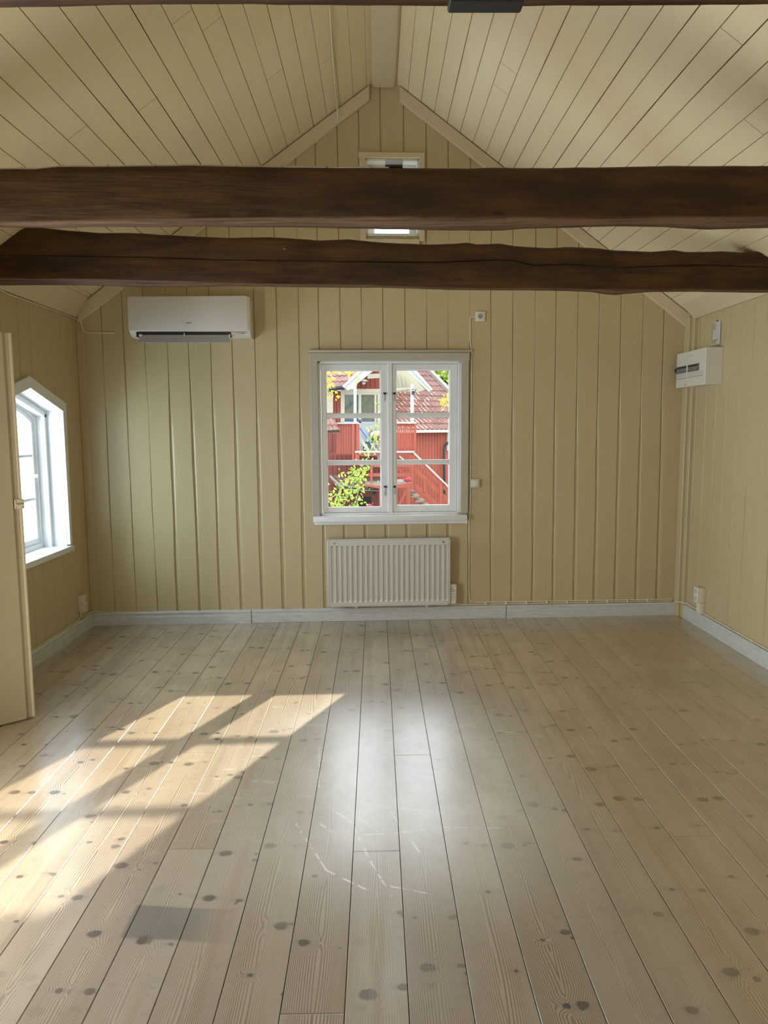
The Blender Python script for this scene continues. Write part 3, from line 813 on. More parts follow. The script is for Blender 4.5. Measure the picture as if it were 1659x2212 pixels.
lt = obj('latch', bm, M['cream_plastic'], d1)
for (a, b) in ((0.469, 0.016), (0.498, 0.017), (0.469, -0.016), (0.499, -0.015)):
    bm = BM(); cyl(bm, (a, -0.017, lz+b), (a, -0.0178, lz+b), 0.0028, None, 8, DM); obj('screw', bm, M['print'], lt)
bm = BM()
tube(bm, fillet([(0.468, -0.019, lz+0.006), (0.474, -0.026, lz-0.001), (0.488, -0.024, lz+0.002), (0.503, -0.018, lz+0.001)], 0.006), 0.003, 8, DM)
obj('latch_bolt', bm, M['metal'], lt, 40, 'shiny steel bolt')

# ------------------------------------------------------------------ beams
def interp(tab, x):
    if x <= tab[0][0]: a, b = tab[0], tab[1]
    elif x >= tab[-1][0]: a, b = tab[-2], tab[-1]
    else:
        for a, b in zip(tab, tab[1:]):
            if a[0] <= x <= b[0]: break
    return a[1]+(b[1]-a[1])*(x-a[0])/(b[0]-a[0])
def half(tab): return [(x*0.5003, 340+y*0.5) for x, y in tab]
def halfr(tab): return [(830+x*0.4997, 340+y*0.5) for x, y in tab]
def ext(tab, xa, xb):
    return [(xa, tab[0][1])]+tab+[(xb, tab[-1][1])]
B3T = ext(half([(0, 300), (190, 303), (300, 315), (450, 325), (560, 325), (700, 333), (900, 342), (1000, 345), (1150, 343), (1250, 347), (1380, 358), (1500, 352), (1600, 362)])+halfr([(0, 367), (200, 375), (300, 372), (360, 367), (400, 375), (500, 372), (560, 382), (700, 390), (800, 385), (900, 390), (1000, 400), (1150, 405), (1250, 397), (1300, 405), (1400, 405), (1450, 402), (1560, 410), (1640, 404)]), -400, 2100)
B3B = ext(half([(0, 553), (150, 552), (400, 555), (650, 560), (850, 560), (1000, 557), (1200, 560)])+halfr([(0, 565), (300, 572), (500, 574), (700, 576), (800, 578), (900, 582), (960, 592), (1000, 595), (1040, 590), (1150, 582), (1400, 582), (1659, 584)]), -400, 2100)
B3C = ext(half([(0, 422), (600, 430), (1000, 443), (1659, 452)])+halfr([(230, 453), (450, 444), (550, 443), (640, 466), (800, 462), (1020, 476), (1180, 470), (1400, 466), (1659, 474)]), -400, 2100)
B3A = ext(half([(0, 520), (400, 527), (800, 535), (1100, 545), (1659, 553)])+halfr([(300, 560), (700, 566), (1659, 572)]), -400, 2100)
B2T = ext(half([(0, 48), (150, 48), (250, 38), (500, 37), (800, 32), (1100, 38), (1300, 40)])+halfr([(0, 42), (350, 45), (450, 41), (700, 45), (1000, 38), (1100, 35), (1250, 32), (1400, 33), (1659, 32)]), -900, 2600)
B2B = ext(half([(0, 303), (200, 305), (400, 300), (700, 303), (830, 300), (1000, 302), (1300, 303)])+halfr([(0, 313), (400, 315), (500, 315), (600, 307), (750, 305), (830, 303), (1000, 300), (1200, 302), (1400, 312), (1500, 310), (1659, 305)]), -900, 2600)
B2A = ext(half([(0, 281), (170, 277), (500, 270), (700, 268), (850, 265), (1200, 259), (1659, 256)])+halfr([(300, 258), (700, 260), (1100, 258), (1300, 255), (1659, 258)]), -900, 2600)
B1B = [(-2000, 17), (-100, 17), (0, 17), (80, 16), (300, 14), (560, 13), (700, 14), (800, 12), (1100, 13), (1400, 13), (1659, 12), (3600, 12)]
def make_beam(label, y0, D, T, Bt, A, C, x0, x1, dx, seed, zmin=None, ct=0.02):
    bm = BM(); wl = bm.verts.layers.float.new('wane')
    sl = math.tan(TH)
    rings = []
    k = int((x1-x0)/dx)
    for i in range(k+1):
        x = x0+(x1-x0)*i/k
        def zat(tab, yy):
            # picture column of this station on plane yy, then height there
            yw = yy+sl*x
            c = Vector((x, yw, 2.3-EYE)); pxx = CX+FPX*c.dot(rt2)/c.dot(fw)
            py = interp(tab, pxx); d = ray(pxx, py); return EYE+d.z*(yw/d.y)
        zt = zat(T, y0+0.01) if T else zmin
        zb = zat(Bt, y0+D-0.01)
        za = zat(A, y0) if A else zb+0.02
        nz = lambda a, s_: 0.006*noise.noise(Vector((x*2.2, a*3.1+seed, 1.3)))+0.0022*noise.noise(Vector((x*14, a*7+seed, 4.4)))
        if C:
            zc = zat(C, y0); ck = 0.012*max(0.15, min(1, 0.7+noise.noise(Vector((x*1.2, seed, 0)))))
            mid = [(0.004, (za+zc)/2, 0), (0.0, zc-0.004, 0), (ck, zc-0.0015, 0), (ck, zc+0.0015, 0), (0.0, zc+0.005, 0), (-0.002, (zc+zt)/2, 0)]
        else:
            mid = [(-0.002, za+(zt-za)*f, 0) for f in (0.2, 0.4, 0.6, 0.8)]
            mid = [mid[0], mid[1], mid[2], mid[3]]
        sec = [(0.006, za-0.004, 1), (0.0, za+0.004, 0)] + mid + [(0.0, zt-ct*1.4, 0), (0.004, zt-ct*0.6, 0), (ct, zt, 0), (D-ct, zt+0.004, 0), (D, zt-ct, 0), (D, zb+0.03, 0), (D-0.012, zb, 0), (D*0.62, zb-0.001+max(0, (za-zb))*0.1, 1), (D*0.30, zb+max(0, za-zb)*0.35, 1)]
        ring = []
        for j, (yy, zz_, wn) in enumerate(sec):
            v = bm.verts.new((x, y0+sl*x+yy+nz(j, 0)*0.6, zz_+ (nz(j+20, 1)*0.5 if j not in (3, 4, 5, 6) else 0)))
            v[wl] = float(wn); ring.append(v)
        rings.append(ring)
    K = len(rings[0])
    for a, b in zip(rings, rings[1:]):
        for j in range(K): bm.faces.new((a[j], a[(j+1) % K], b[(j+1) % K], b[j]))
    bm.faces.new(rings[0]); bm.faces.new(rings[-1][::-1])
    print('BEAM z', [round(v.co.z, 3) for v in rings[k//2][:1]], min(v.co.z for v in bm.verts), max(v.co.z for v in bm.verts))
    for s in (-1, 1):
        bmesh.ops.bisect_plane(bm, geom=bm.verts[:]+bm.edges[:]+bm.faces[:], plane_co=(RX, 0, RZ-0.004), plane_no=(s*RS, 0, 1), clear_outer=True)
    es = [e for e in bm.edges if e.is_boundary]
    if es: bmesh.ops.holes_fill(bm, edges=es)
    return tag(obj('ceiling_beam', bm, M['beam'], None, 50), label, 'beam', 'hewn tie beams')
b3 = make_beam('dark hewn timber beam with a long crack, the one furthest from the viewer', 4.22, 0.17, B3T, B3B, B3A, B3C, XL+0.03, XR-0.01, 0.022, 3.0)
b2 = make_beam('thick dark timber beam crossing in front of the small gable window', 2.85, 0.16, B2T, B2B, B2A, None, XL+0.03, XR-0.01, 0.022, 9.0)
b1 = make_beam('nearest dark timber beam, only its underside edge at the top of the view', 1.45, 0.16, None, B1B, None, None, XL+0.03, XR-0.01, 0.03, 15.0, 2.50)

# small black box fixed under/before the nearest beam
p = at_y(970, 8, 1.43); q = at_y(1132, 8, 1.43)
bm = BM(); box(bm, p.x, q.x, 1.42, 1.455+math.tan(TH)*0.2, p.z, p.z+0.07, I4, 0.003)
box(bm, p.x+0.03, q.x-0.03, 1.416, 1.421, p.z+0.012, p.z+0.05, I4, 0.001)
tag(obj('junction_box', bm, M['black'], None), 'black box fixed to the nearest beam at the very top of the view', 'box')
# cable and small grey housing on the middle beam
def beam2_top(px_):
    py = interp(B2T, px_); d = ray(px_, py); t_ = 2.862/(d.y-math.tan(TH)*d.x); return EY+d*t_
pts = []
for px_ in range(-40, 845, 20):
    v = beam2_top(px_); pts.append((v.x, 2.872+math.tan(TH)*v.x, v.z+0.001+0.0006*math.sin(px_*0.05)))
bm = BM(); tube(bm, pts, 0.0045, 8)
cab = thing('cable', 'thin grey cable clipped along the top of the middle beam', 'cable', pts[0])
obj('cable_run', bm, M['metal'], cab, 50)
for px_ in (45, 135, 232, 335, 422, 511, 610, 706, 801):
    v = beam2_top(px_); bm = BM(); box(bm, v.x-0.004, v.x+0.004, 2.862+math.tan(TH)*v.x, 2.882+math.tan(TH)*v.x, v.z-0.003, v.z+0.0065, I4, 0.0015)
    obj('cable_clip', bm, M['metal'], cab)
v0, v1 = at_y(832, 361, 2.89), at_y(870, 346, 2.89)
hs = thing('junction_box', 'small glossy grey plastic housing sitting on top of the middle beam', 'box', (v0.x, 2.89, v0.z))
bm = BM(); box(bm, v0.x, v1.x, 2.875, 2.935, v0.z+0.003, v1.z, I4, 0.006, 3); obj('housing', bm, M['grey'], hs)
bm = BM(); box(bm, v0.x+0.001, v1.x-0.001, 2.877, 2.933, v0.z-0.004, v0.z+0.0035); obj('base', bm, M['black'], hs)
bm = BM(); cyl(bm, ((v0.x+v1.x)/2, 2.89, v1.z), ((v0.x+v1.x)/2, 2.89, v1.z+0.003), 0.002); obj('screw', bm, M['metal'], hs)

# ------------------------------------------------------------------ radiator
rd = thing('radiator', 'white ribbed panel radiator under the gable window', 'radiator', BWM @ Vector((0.09, -0.06, 0.135)))
u0, u1, z0, z1 = -0.379, 0.560, 0.140, 0.656
bm = BM()
prof = []
nr = 23; pitch = (u1-u0-0.024)/nr; ua = u0+0.012
for i in range(nr):
    a = ua+i*pitch
    prof += [(a, -0.100), (a+pitch*0.30, -0.100), (a+pitch*0.48, -0.089), (a+pitch*0.80, -0.089), (a+pitch*0.98, -0.100)]
prof.append((u1-0.012, -0.100))
levels = [(0.140, 0), (0.170, 0), (0.182, 1), (0.598, 1), (0.610, 0), (0.650, 0), (0.656, -1)]
V = []
for z, m_ in levels:
    V.append([bm.verts.new(BWM @ Vector((u, (y if m_ == 1 else (-0.100 if m_ == 0 else -0.094)), z))) for u, y in prof])
for a, b in zip(V, V[1:]):
    for j in range(len(prof)-1): bm.faces.new((a[j], a[j+1], b[j+1], b[j]))
obj('front_panel', bm, M['rad'], rd, 25)
bm = BM()
box(bm, u0-0.006, u0+0.013, -0.098, -0.035, 0.142, 0.652, BWM, 0.004, 2)
box(bm, u1-0.013, u1+0.006, -0.098, -0.035, 0.142, 0.652, BWM, 0.004, 2)
box(bm, u0, u1, -0.045, -0.030, 0.15, 0.64, BWM, 0.003)
box(bm, u0+0.01, u1-0.01, -0.096, -0.040, 0.134, 0.142, BWM)
obj('side_panel', bm, M['rad'], rd)
bm = BM()
box(bm, u0, u1, -0.094, -0.090, 0.650, 0.662, BWM, 0.001); box(bm, u0, u1, -0.045, -0.040, 0.650, 0.662, BWM, 0.001)
k = 66
for i in range(k+1):
    u = u0+0.005+(u1-u0-0.01)*i/k; bar(bm, (u, -0.092, 0.659), (u+0.004, -0.043, 0.659), 0.0045, 0.003, BWM, (0, 0, 1))
obj('top_grille', bm, M['rad'], rd)
for uu in (u0+0.052, u1-0.050):
    bm = BM(); cyl(bm, (uu, -0.101, 0.631), (uu, -0.104, 0.631), 0.0095, 0.008, 16, BWM); sc_ = obj('screw', bm, M['metal'], rd, 40, 'brass-coloured slotted screw')
    bm = BM(); bar(bm, (uu-0.006, -0.1043, 0.635), (uu+0.006, -0.1043, 0.627), 0.002, 0.001, BWM); obj('slot', bm, M['black'], sc_)
for uu in (-0.165, 0.385):
    bm = BM(); box(bm, uu-0.01, uu+0.01, -0.085, -0.02, 0.118, 0.137, BWM, 0.002); obj('bracket', bm, M['rad'], rd)
bm = BM(); box(bm, 0.567, 0.617, -0.080, -0.018, 0.165, 0.292, BWM, 0.005, 2)
th_ = obj('thermostat', bm, M['plastic'], rd)
bm = BM()
for zz_ in (0.272, 0.255, 0.238, 0.218): 
    box(bm, 0.577, 0.596, -0.0815, -0.079, zz_-0.003, zz_+0.003, BWM)
cyl(bm, (0.600, -0.080, 0.245), (0.600, -0.085, 0.245), 0.006, 0.005, 12, BWM)
for a in (0.588, 0.600): box(bm, a-0.002, a+0.002, -0.0815, -0.079, 0.185, 0.20, BWM)
obj('controls', bm, M['flap'], th_)
bm = BM(); cyl(bm, (0.542, -0.070, 0.150), (0.612, -0.070, 0.150), 0.0165, 0.018, 16, BWM); obj('valve_cap', bm, M['plastic'], rd)

# ------------------------------------------------------------------ air conditioner
ac = thing('air_conditioner', 'white wall-mounted air conditioner with its grey louver hanging open', 'air conditioner', BWM @ Vector((-1.34, -0.1, 2.165)))
bm = BM()
pr = [(0.0, 2.168), (-0.125, 2.166), (-0.165, 2.178), (-0.195, 2.202), (-0.204, 2.235), (-0.204, 2.425), (-0.196, 2.444), (-0.175, 2.456), (-0.03, 2.448), (0.0, 2.440)]
prism(bm, pr, 'x', -1.772, -0.910, BWM, 0.007, 2)
body = obj('body', bm, M['plastic'], ac, 40)
bm = BM()
fp = [(-1.768, 2.207), (-0.930, 2.207), (-0.921, 2.216), (-0.921, 2.444), (-0.930, 2.4535), (-1.762, 2.444), (-1.771, 2.435), (-1.771, 2.216)]
prism(bm, fp, 'y', -0.211, -0.203, BWM, 0.003, 2)
fpn = obj('front_panel', bm, M['acfront'], ac, 40)
bm = BM()
box(bm, -1.722, -1.052, -0.198, -0.14, 2.1655, 2.1995, BWM)
obj('outlet', bm, M['black'], ac)
bm = BM()
prism(bm, [(-0.196, 2.190), (-0.208, 2.124), (-0.203, 2.120), (-0.188, 2.168), (-0.186, 2.190)], 'x', -1.702, -1.056, BWM, 0.002)
lv = obj('louver', bm, M['flap'], ac)
for q_ in ((-1.702, -1.680, 2.168, 2.184), (-1.384, -1.376, 2.168, 2.192), (-1.062, -1.054, 2.155, 2.185)):
    bm = BM(); box(bm, q_[0], q_[1], -0.204, -0.19, q_[2], q_[3], BWM, 0.002); obj('louver_pivot', bm, M['plastic'], lv)
bm = BM(); text_bm(bm, 'FUJITSU', 0.0145, BWM @ Matrix.Translation((-1.345, -0.2115, 2.256)), 0.0004, 0.82, 0.25)
obj('logo', bm, M['print'], fpn, 0)
bm = BM()
bm2 = BM(); box(bm2, -1.045, -0.942, -0.1995, -0.19, 2.182, 2.199, BWM @ Matrix.Translation((0, 0.0, 0)), 0.002)
dp = obj('display', bm2, M['acfront'], ac)
for i, a in enumerate((-1.028, -1.012, -0.997, -0.983)):
    box(bm, a-0.002, a+0.002, -0.2000, -0.1990, 2.188-0.003, 2.188+0.004*(i > 0), BWM)
box(bm, -0.975, -0.955, -0.2000, -0.1990, 2.186, 2.192, BWM)
obj('display_marks', bm, M['print'], dp, 0)
bm = BM()
for i in range(5): box(bm, -0.9098, -0.9093, -0.085, -0.078, 2.30+0.02*i, 2.312+0.02*i, BWM)
obj('side_print', bm, M['print'], body, 0)

# ------------------------------------------------------------------ distribution board and card on the right wall
fb = thing('fuse_box', 'cream-white fuse box with a dark breaker window in the right corner', 'fuse box', (2.375, 5.4, 1.795))
FX = lambda y: -y
bm = BM(); box(bm, -5.644, -5.1555, -0.090, 0.0, 1.7955, 2.0525, RWM, 0.002); bd = obj('body', bm, M['plastic'], fb)
bm = BM(); box(bm, -5.648, -5.155, -0.122, -0.088, 1.795, 2.053, RWM, 0.003); cv = obj('cover', bm, M['plastic'], fb)
bm = BM(); box(bm, -5.655, -5.250, -0.128, -0.120, 1.900, 1.952, RWM, 0.002); wn_ = obj('breaker_window', bm, plain('smoky_teal_plastic', (0.13, 0.16, 0.15), 0.15), fb)
for i in range(18):
    a = -5.615+0.0195*i
    if abs(a+5.435) < 0.012: continue
    bm = BM(); box(bm, a-0.005, a+0.005, -0.1295, -0.127, 1.912, 1.934, RWM); obj('breaker_switch', bm, M['metal'], wn_)
bm = BM(); box(bm, -5.625, -5.262, -0.1290, -0.127, 1.936, 1.946, RWM); obj('breaker_rail', bm, M['black'], wn_)
bm = BM(); box(bm, -5.660, -5.635, -0.131, -0.127, 1.915, 1.940, RWM); obj('window_catch', bm, M['black'], wn_)
for (a, b) in ((-5.640, -5.445), (-5.425, -5.175)):
    bm = BM(); box(bm, a, b, -0.1255, -0.120, 1.858, 1.893, RWM, 0.002); ls = obj('label_strip', bm, M['paper'], fb)
    bm = BM(); box(bm, a+0.002, b-0.002, -0.1262, -0.125, 1.858, 1.862, RWM)
    for i in range(6): box(bm, a+0.02+0.027*i, a+0.026+0.027*i, -0.1260, -0.125, 1.872+0.003*(i % 2), 1.876+0.003*(i % 2), RWM)
    obj('label_marks', bm, M['flap'], ls)
bm = BM(); box(bm, -5.441, -5.429, -0.134, -0.120, 1.86, 1.96, RWM, 0.002); box(bm, -5.4355, -5.4345, -0.1228, -0.1215, 1.80, 2.02, RWM); obj('divider', bm, M['plastic'], fb)
for (a, b) in ((-5.400, 2.02), (-5.445, 2.018), (-5.376, 2.018), (-5.230, 1.965), (-5.61, 2.005), (-5.18, 2.02)):
    bm = BM(); box(bm, a-0.005, a+0.005, -0.1226, -0.1215, b-0.002, b+0.002, RWM); obj('screw_cover', bm, M['print'], cv, 0)
bm = BM(); box(bm, -5.50, -5.465, -0.1226, -0.1215, 1.809, 1.813, RWM); obj('rating_label', bm, M['print'], cv, 0)
pc = thing('hanging_card', 'narrow grey card with fine print hanging above the fuse box', 'card', (2.43, 5.26, 2.08))
bm = BM(); box(bm, -5.320, -5.200, -0.008, -0.004, 2.079, 2.240, RWM, 0.001); cd = obj('card', bm, M['paper'], pc)
bm = BM()
rr2 = random.Random(4)
for zz_ in [2.225-0.007*i for i in range(6)] + [2.115-0.006*i for i in range(5)]:
    box(bm, -5.308, -5.308+rr2.uniform(0.03, 0.08), -0.0088, -0.0078, zz_, zz_+0.0025, RWM)
box(bm, -5.318, -5.315, -0.0088, -0.0078, 2.10, 2.232, RWM)
obj('print', bm, M['print'], cd, 0)
bm = BM(); cyl(bm, (-5.255, -0.012, 2.246), (-5.255, 0.0, 2.246), 0.004, None, 8, RWM); cyl(bm, (-5.255, -0.009, 2.238), (-5.255, -0.009, 2.25), 0.002, None, 6, RWM); obj('hook', bm, M['metal'], pc)

# ------------------------------------------------------------------ sockets and switch
def disc(bm, c, ax, r, t, Mx, seg=20, r1=None):
    c = Vector(c); cyl(bm, c, c+Vector(ax)*t, r, r1, seg, Mx)
def double_socket(name, label, Mx, a, b, z0, z1, d):
    t = thing(name, label, 'socket', Mx @ Vector(((a+b)/2, -d/2, z0)))
    bm = BM(); box(bm, a, b, -d+0.006, 0.0, z0, z1, Mx, 0.004, 2); obj('back_box', bm, M['cream_plastic'], t)
    bm = BM(); box(bm, a-0.001, b+0.001, -d, -d+0.007, z0-0.001, z1+0.001, Mx, 0.003, 2); f = obj('face_plate', bm, M['plastic'], t)
    for zc in (z0+(z1-z0)*0.27, z0+(z1-z0)*0.73):
        bm = BM()
        k = 20; R0, R1 = 0.0215, 0.0185
        disc(bm, ((a+b)/2, -d+0.0005, zc), (0, -1, 0), R0, 0.003, Mx, 20)
        o_ = obj('outlet_ring', bm, M['plastic'], f)
        bm = BM(); disc(bm, ((a+b)/2, -d-0.0024, zc), (0, -1, 0), R1, 0.0006*2, Mx); w_ = obj('outlet_well', bm, M['flap'] if False else M['paper'], o_)
        bm = BM()
        for s in (-0.009, 0.009): disc(bm, ((a+b)/2+s, -d-0.0034, zc), (0, -1, 0), 0.0028, 0.0008, Mx, 8)
        obj('contact_hole', bm, M['print'], w_) if False else obj('contact_hole', bm, M['print'], f)
    return t
double_socket('wall_socket', 'double cream socket box low on the left wall near the corner', LWM, 5.275, 5.348, 0.163, 0.287, 0.043)
t = double_socket('wall_socket', 'double cream socket box low on the right wall near the corner', RWM, -5.330, -5.256, 0.197, 0.312, 0.058)
bm = BM(); box(bm, -5.322, -5.262, -0.040, 0.0, 0.112, 0.196, RWM, 0.004, 2); disc(bm, (-5.292, -0.0405, 0.165), (0, -1, 0), 0.003, 0.001, RWM, 8); obj('cable_entry_box', bm, M['cream_plastic'], t)
t = thing('lamp_socket', 'small square lamp socket with dark contacts on the wall above the window', 'socket', BWM @ Vector((0.798, 0, 2.30)))
bm = BM(); box(bm, 0.760, 0.836, -0.016, 0.0, 2.302, 2.376, BWM, 0.005, 2); pl = obj('plate', bm, M['cream_plastic'], t)
bm = BM(); disc(bm, (0.797, -0.016, 2.340), (0, -1, 0), 0.018, 0.0025, BWM); wl_ = obj('outlet_ring', bm, M['grey'], pl)
bm = BM()
for a, b in ((-0.007, 0.005), (0.007, 0.005)): disc(bm, (0.797+a, -0.0186, 2.340+b), (0, -1, 0), 0.0035, 0.001, BWM, 10)
box(bm, 0.790, 0.804, -0.0196, -0.0186, 2.328, 2.332, BWM)
obj('contact_hole', bm, M['black'], pl)
t = thing('light_switch', 'square white light switch beside the window', 'switch', BWM @ Vector((0.765, 0, 1.045)))
bm = BM(); box(bm, 0.735, 0.799, -0.030, 0.0, 1.043, 1.108, BWM, 0.004, 2); pl = obj('frame', bm, M['cream_plastic'], t)
bm = BM(); box(bm, 0.744, 0.790, -0.0345, -0.029, 1.052, 1.099, BWM, 0.003, 2); obj('rocker', bm, M['plastic'], pl)
bm = BM(); box(bm, 0.742, 0.792, -0.0306, -0.0295, 1.050, 1.101, BWM); obj('rocker_gap', bm, M['flap'], pl)

# ------------------------------------------------------------------ cables on the walls
def cable(label, pts, r=0.004, clips=(), Mx=I4, fr=0.03, clip_n=None):
    t = thing('cable', label, 'cable', Mx @ Vector(pts[0]))
    bm = BM(); tube(bm, fillet(pts, fr), r, 8, Mx); obj('cable_run', bm, M['cable'], t, 60)
    for c in clips:
        bm = BM(); box(bm, c[0]-c[3], c[0]+c[3], c[1]-0.008, c[1]+0.006, c[2]-c[4], c[2]+c[4], Mx, 0.0015)
        obj('cable_clip', bm, M['cable'], t)
    return t
cable('cream cable running from the lamp socket down the wall past the light switch', [(0.762, -0.006, 2.338), (0.722, -0.006, 2.338), (0.722, -0.006, 2.14), (0.737, -0.008, 2.085), (0.734, -0.006, 1.95), (0.731, -0.006, 1.3), (0.733, -0.006, 0.86), (0.724, -0.006, 0.80), (0.727, -0.006, 0.25), (0.732, -0.006, 0.150), (0.775, -0.007, 0.130), (2.37, -0.007, 0.126)], 0.0045,
      [(0.735, -0.006, z, 0.008, 0.003) for z in (1.9, 1.62, 1.42, 1.2, 0.98)]+[(0.727, -0.006, z, 0.008, 0.003) for z in (0.62, 0.42)], BWM)
cable('cream cable running along the top of the back baseboard from the radiator', [(0.60, -0.010, 0.150), (0.63, -0.010, 0.118), (0.70, -0.010, 0.113), (1.6, -0.009, 0.112), (2.30, -0.009, 0.113), (2.36, -0.012, 0.114)], 0.004,
      [(0.86+0.1635*i, -0.009, 0.120, 0.006, 0.013) for i in range(9)], BWM)
cable('cream cable running above the right baseboard past the socket box', [(2.36, 5.62, 0.125), (2.425, 5.55, 0.128), (2.428, 5.35, 0.121), (2.428, 4.9, 0.119), (2.428, 3.5, 0.118), (2.428, 1.5, 0.118)], 0.0045,
      [(2.428, 5.22-0.16*i, 0.120, 0.003, 0.006) for i in range(20)])
cable('cream cable dropping from the left socket box and following the left baseboard', [(-2.203, 5.30, 0.165), (-2.203, 5.30, 0.125), (-2.203, 5.25, 0.108), (-2.203, 3.0, 0.108), (-2.203, 1.0, 0.108)], 0.0045, [], I4)
cable('cream cable leading from the left socket box into the back left corner', [(-2.203, 5.318, 0.165), (-2.203, 5.320, 0.112), (-2.203, 5.46, 0.110), (-2.185, 5.50, 0.112), (-2.10, 5.512, 0.110)], 0.004, [], I4, 0.015)
# ceiling cable
def cl(x, y, h=0.008): return (x, y, ceil_z(x)-h*1.24)
pts = [cl(-0.232, 1.6), cl(-0.236, 3.0), cl(-0.238, 4.324), cl(-0.254, 4.896), cl(-0.262, 5.40), cl(-0.262, 5.53)]
wp = lambda u, z, o=0.006: tuple(BWM @ Vector((u, -o, z)))
def below(u, k=0.0): return ceil_z(u*math.cos(TH))-0.008-0.105-k
pts += [wp(-0.258, below(-0.258)+0.05, 0.036), wp(-0.275, below(-0.275)+0.004, 0.012)]
pts += [wp(-0.7, below(-0.7), 0.008), wp(-1.4, below(-1.4), 0.008), wp(-2.10, below(-2.10), 0.008), wp(-2.178, below(-2.17)-0.005, 0.008), wp(-2.168, 2.27, 0.008), wp(-2.160, 2.225, 0.008), wp(-2.11, 2.218, 0.006), wp(-1.925, 2.218, 0.006)]
cable('cream cable crossing the left ceiling slope and following the gable trim into the corner', pts, 0.0055, [], I4, 0.05)
cable('cream cable along the frieze board above the left wall', [(-2.20, 5.50, 2.318), (-2.203, 5.3, 2.322), (-2.203, 4.5, 2.318), (-2.203, 4.35, 2.330), (-2.203, 2.0, 2.330)], 0.0055)

# ================================================================== outdoors, seen through the gable window
def c1(X, Y): return (650+0.2411*X, 730+0.2411*Y)
def wpt(p, Y, s=0.0): return at_y(p[0], p[1], Y, s)
def opoly(bm, pix, Y, t=0.06, s=0.0):
    """prism whose front outline is given by measured picture points, standing on the vertical plane y = Y + s*x"""
    nn = Vector((-s, 1, 0)).normalized()
    b = bmesh.new(); F_ = [b.verts.new(wpt(p, Y, s)) for p in pix]; K = [b.verts.new(v.co+nn*t) for v in F_]
    b.faces.new(F_); b.faces.new(K[::-1]); k = len(pix)
    for i in range(k): b.faces.new((F_[i], K[i], K[(i+1) % k], F_[(i+1) % k]))
    bmesh.ops.recalc_face_normals(b, faces=b.faces); add_bm(bm, b)
def orect(bm, x0, y0, x1, y1, Y, t=0.06, s=0.0): opoly(bm, [(x0, y0), (x1, y0), (x1, y1), (x0, y1)], Y, t, s)
def oline(bm, a, b, w, Y, t=0.06, s=0.0):
    dx, dy = b[0]-a[0], b[1]-a[1]; L = math.hypot(dx, dy); nx, ny = -dy/L*w/2, dx/L*w/2
    opoly(bm, [(a[0]+nx, a[1]+ny), (b[0]+nx, b[1]+ny), (b[0]-nx, b[1]-ny), (a[0]-nx, a[1]-ny)], Y, t, s)
def plane_pt(p, P0_, n_):
    d = ray(*p); return EY+d*((P0_-EY).dot(n_)/d.dot(n_))
def tiles(bm, O, E_, D_, ne, nd, we, wd, amp=0.035, thick=0.03):
    """pantile field: origin O, columns step along E_, courses step down along D_"""
    N_ = E_.cross(D_).normalized()
    if N_.z < 0: N_ = -N_
    sub = 5
    for j in range(nd):
        rows = []
        for (f, h) in ((-0.12, 0.0), (1.0, thick), (1.0, thick-0.022)):
            row = []
            for i in range(ne*sub+1):
                t = i/sub; fr_ = t-math.floor(t)
                w_ = math.sin(fr_*2*math.pi)*0.5+0.5*math.sin(fr_*4*math.pi)*0.25
                row.append(bm.verts.new(O+E_*(t*we)+D_*((j+f)*wd)+N_*(h+amp*w_)))
            rows.append(row)
        for a, b in zip(rows, rows[1:]):
            for i in range(ne*sub): bm.faces.new((a[i], a[i+1], b[i+1], b[i]))
    # underside board
    c = [O, O+E_*(ne*we), O+E_*(ne*we)+D_*(nd*wd), O+D_*(nd*wd)]
    v = [bm.verts.new(p-N_*0.03) for p in c]; v2 = [bm.verts.new(p-N_*0.07) for p in c]
    bm.faces.new(v); bm.faces.new(v2[::-1])
    for i in range(4): bm.faces.new((v[i], v2[i], v2[(i+1) % 4], v[(i+1) % 4]))

# ground
bm = BM(); poly(bm, [(-3.4, 5.85, -1.32), (16, 5.85, -1.32), (16, 60, -1.32), (-3.4, 60, -1.32)])
struct_mesh('ground', bm, M['ground'], 'grassy ground outside around the red house', 'ground', 0)

YM, YP, YB, YS = 25.0, 23.6, 23.3, 22.4
hc = at_y(830, 1090, YM)
house = thing('red_house', 'red board house with tiled roof and white gabled porch seen through the window', 'house', (hc.x, YM, -1.32))
# main wall, clad in upright boards
a, b = at_y(640, 1100, YM), at_y(846, 1100, YM)
OM = Matrix.Translation((0, YM, 0))
bm = BM(); board_wall(bm, [(a.x+0.16*i, a.x+0.16*i) for i in range(1, int((b.x-a.x)/0.16))], a.x, b.x, -1.5, 2.78, OM, lambda i, z: 0.018, 0.03, [], 0.002, 1.2)
box(bm, a.x, b.x, YM+0.028, YM+0.2, -1.5, 2.78)
g_ = at_y(772, 1100, YM)
board_wall(bm, [(g_.x+0.16*i, g_.x+0.16*i) for i in range(1, int((b.x-g_.x)/0.16)+1)], g_.x, b.x, 2.78, 3.9, OM, lambda i, z: 0.018, 0.03, [], 0.002, 1.2)
box(bm, g_.x, b.x, YM+0.028, YM+0.2, 2.78, 3.9)
# the gable part stops under the porch roof line
k0, k1 = at_y(747, 842, YM), at_y(842, 755, YM)
nn_ = Vector((-(k1.z-k0.z), 0, (k1.x-k0.x))).normalized()
bmesh.ops.bisect_plane(bm, geom=[e for e in bm.verts[:]+bm.edges[:]+bm.faces[:]], plane_co=k0+Vector((0, 0, 0.05)), plane_no=nn_, clear_outer=False)
bmesh.ops.delete(bm, geom=[v for v in bm.verts if v.co.z > 2.80 and (v.co-k0-Vector((0, 0, 0.05))).dot(nn_) > 1e-4], context='VERTS')
obj('main_wall', bm, M['red'], house)
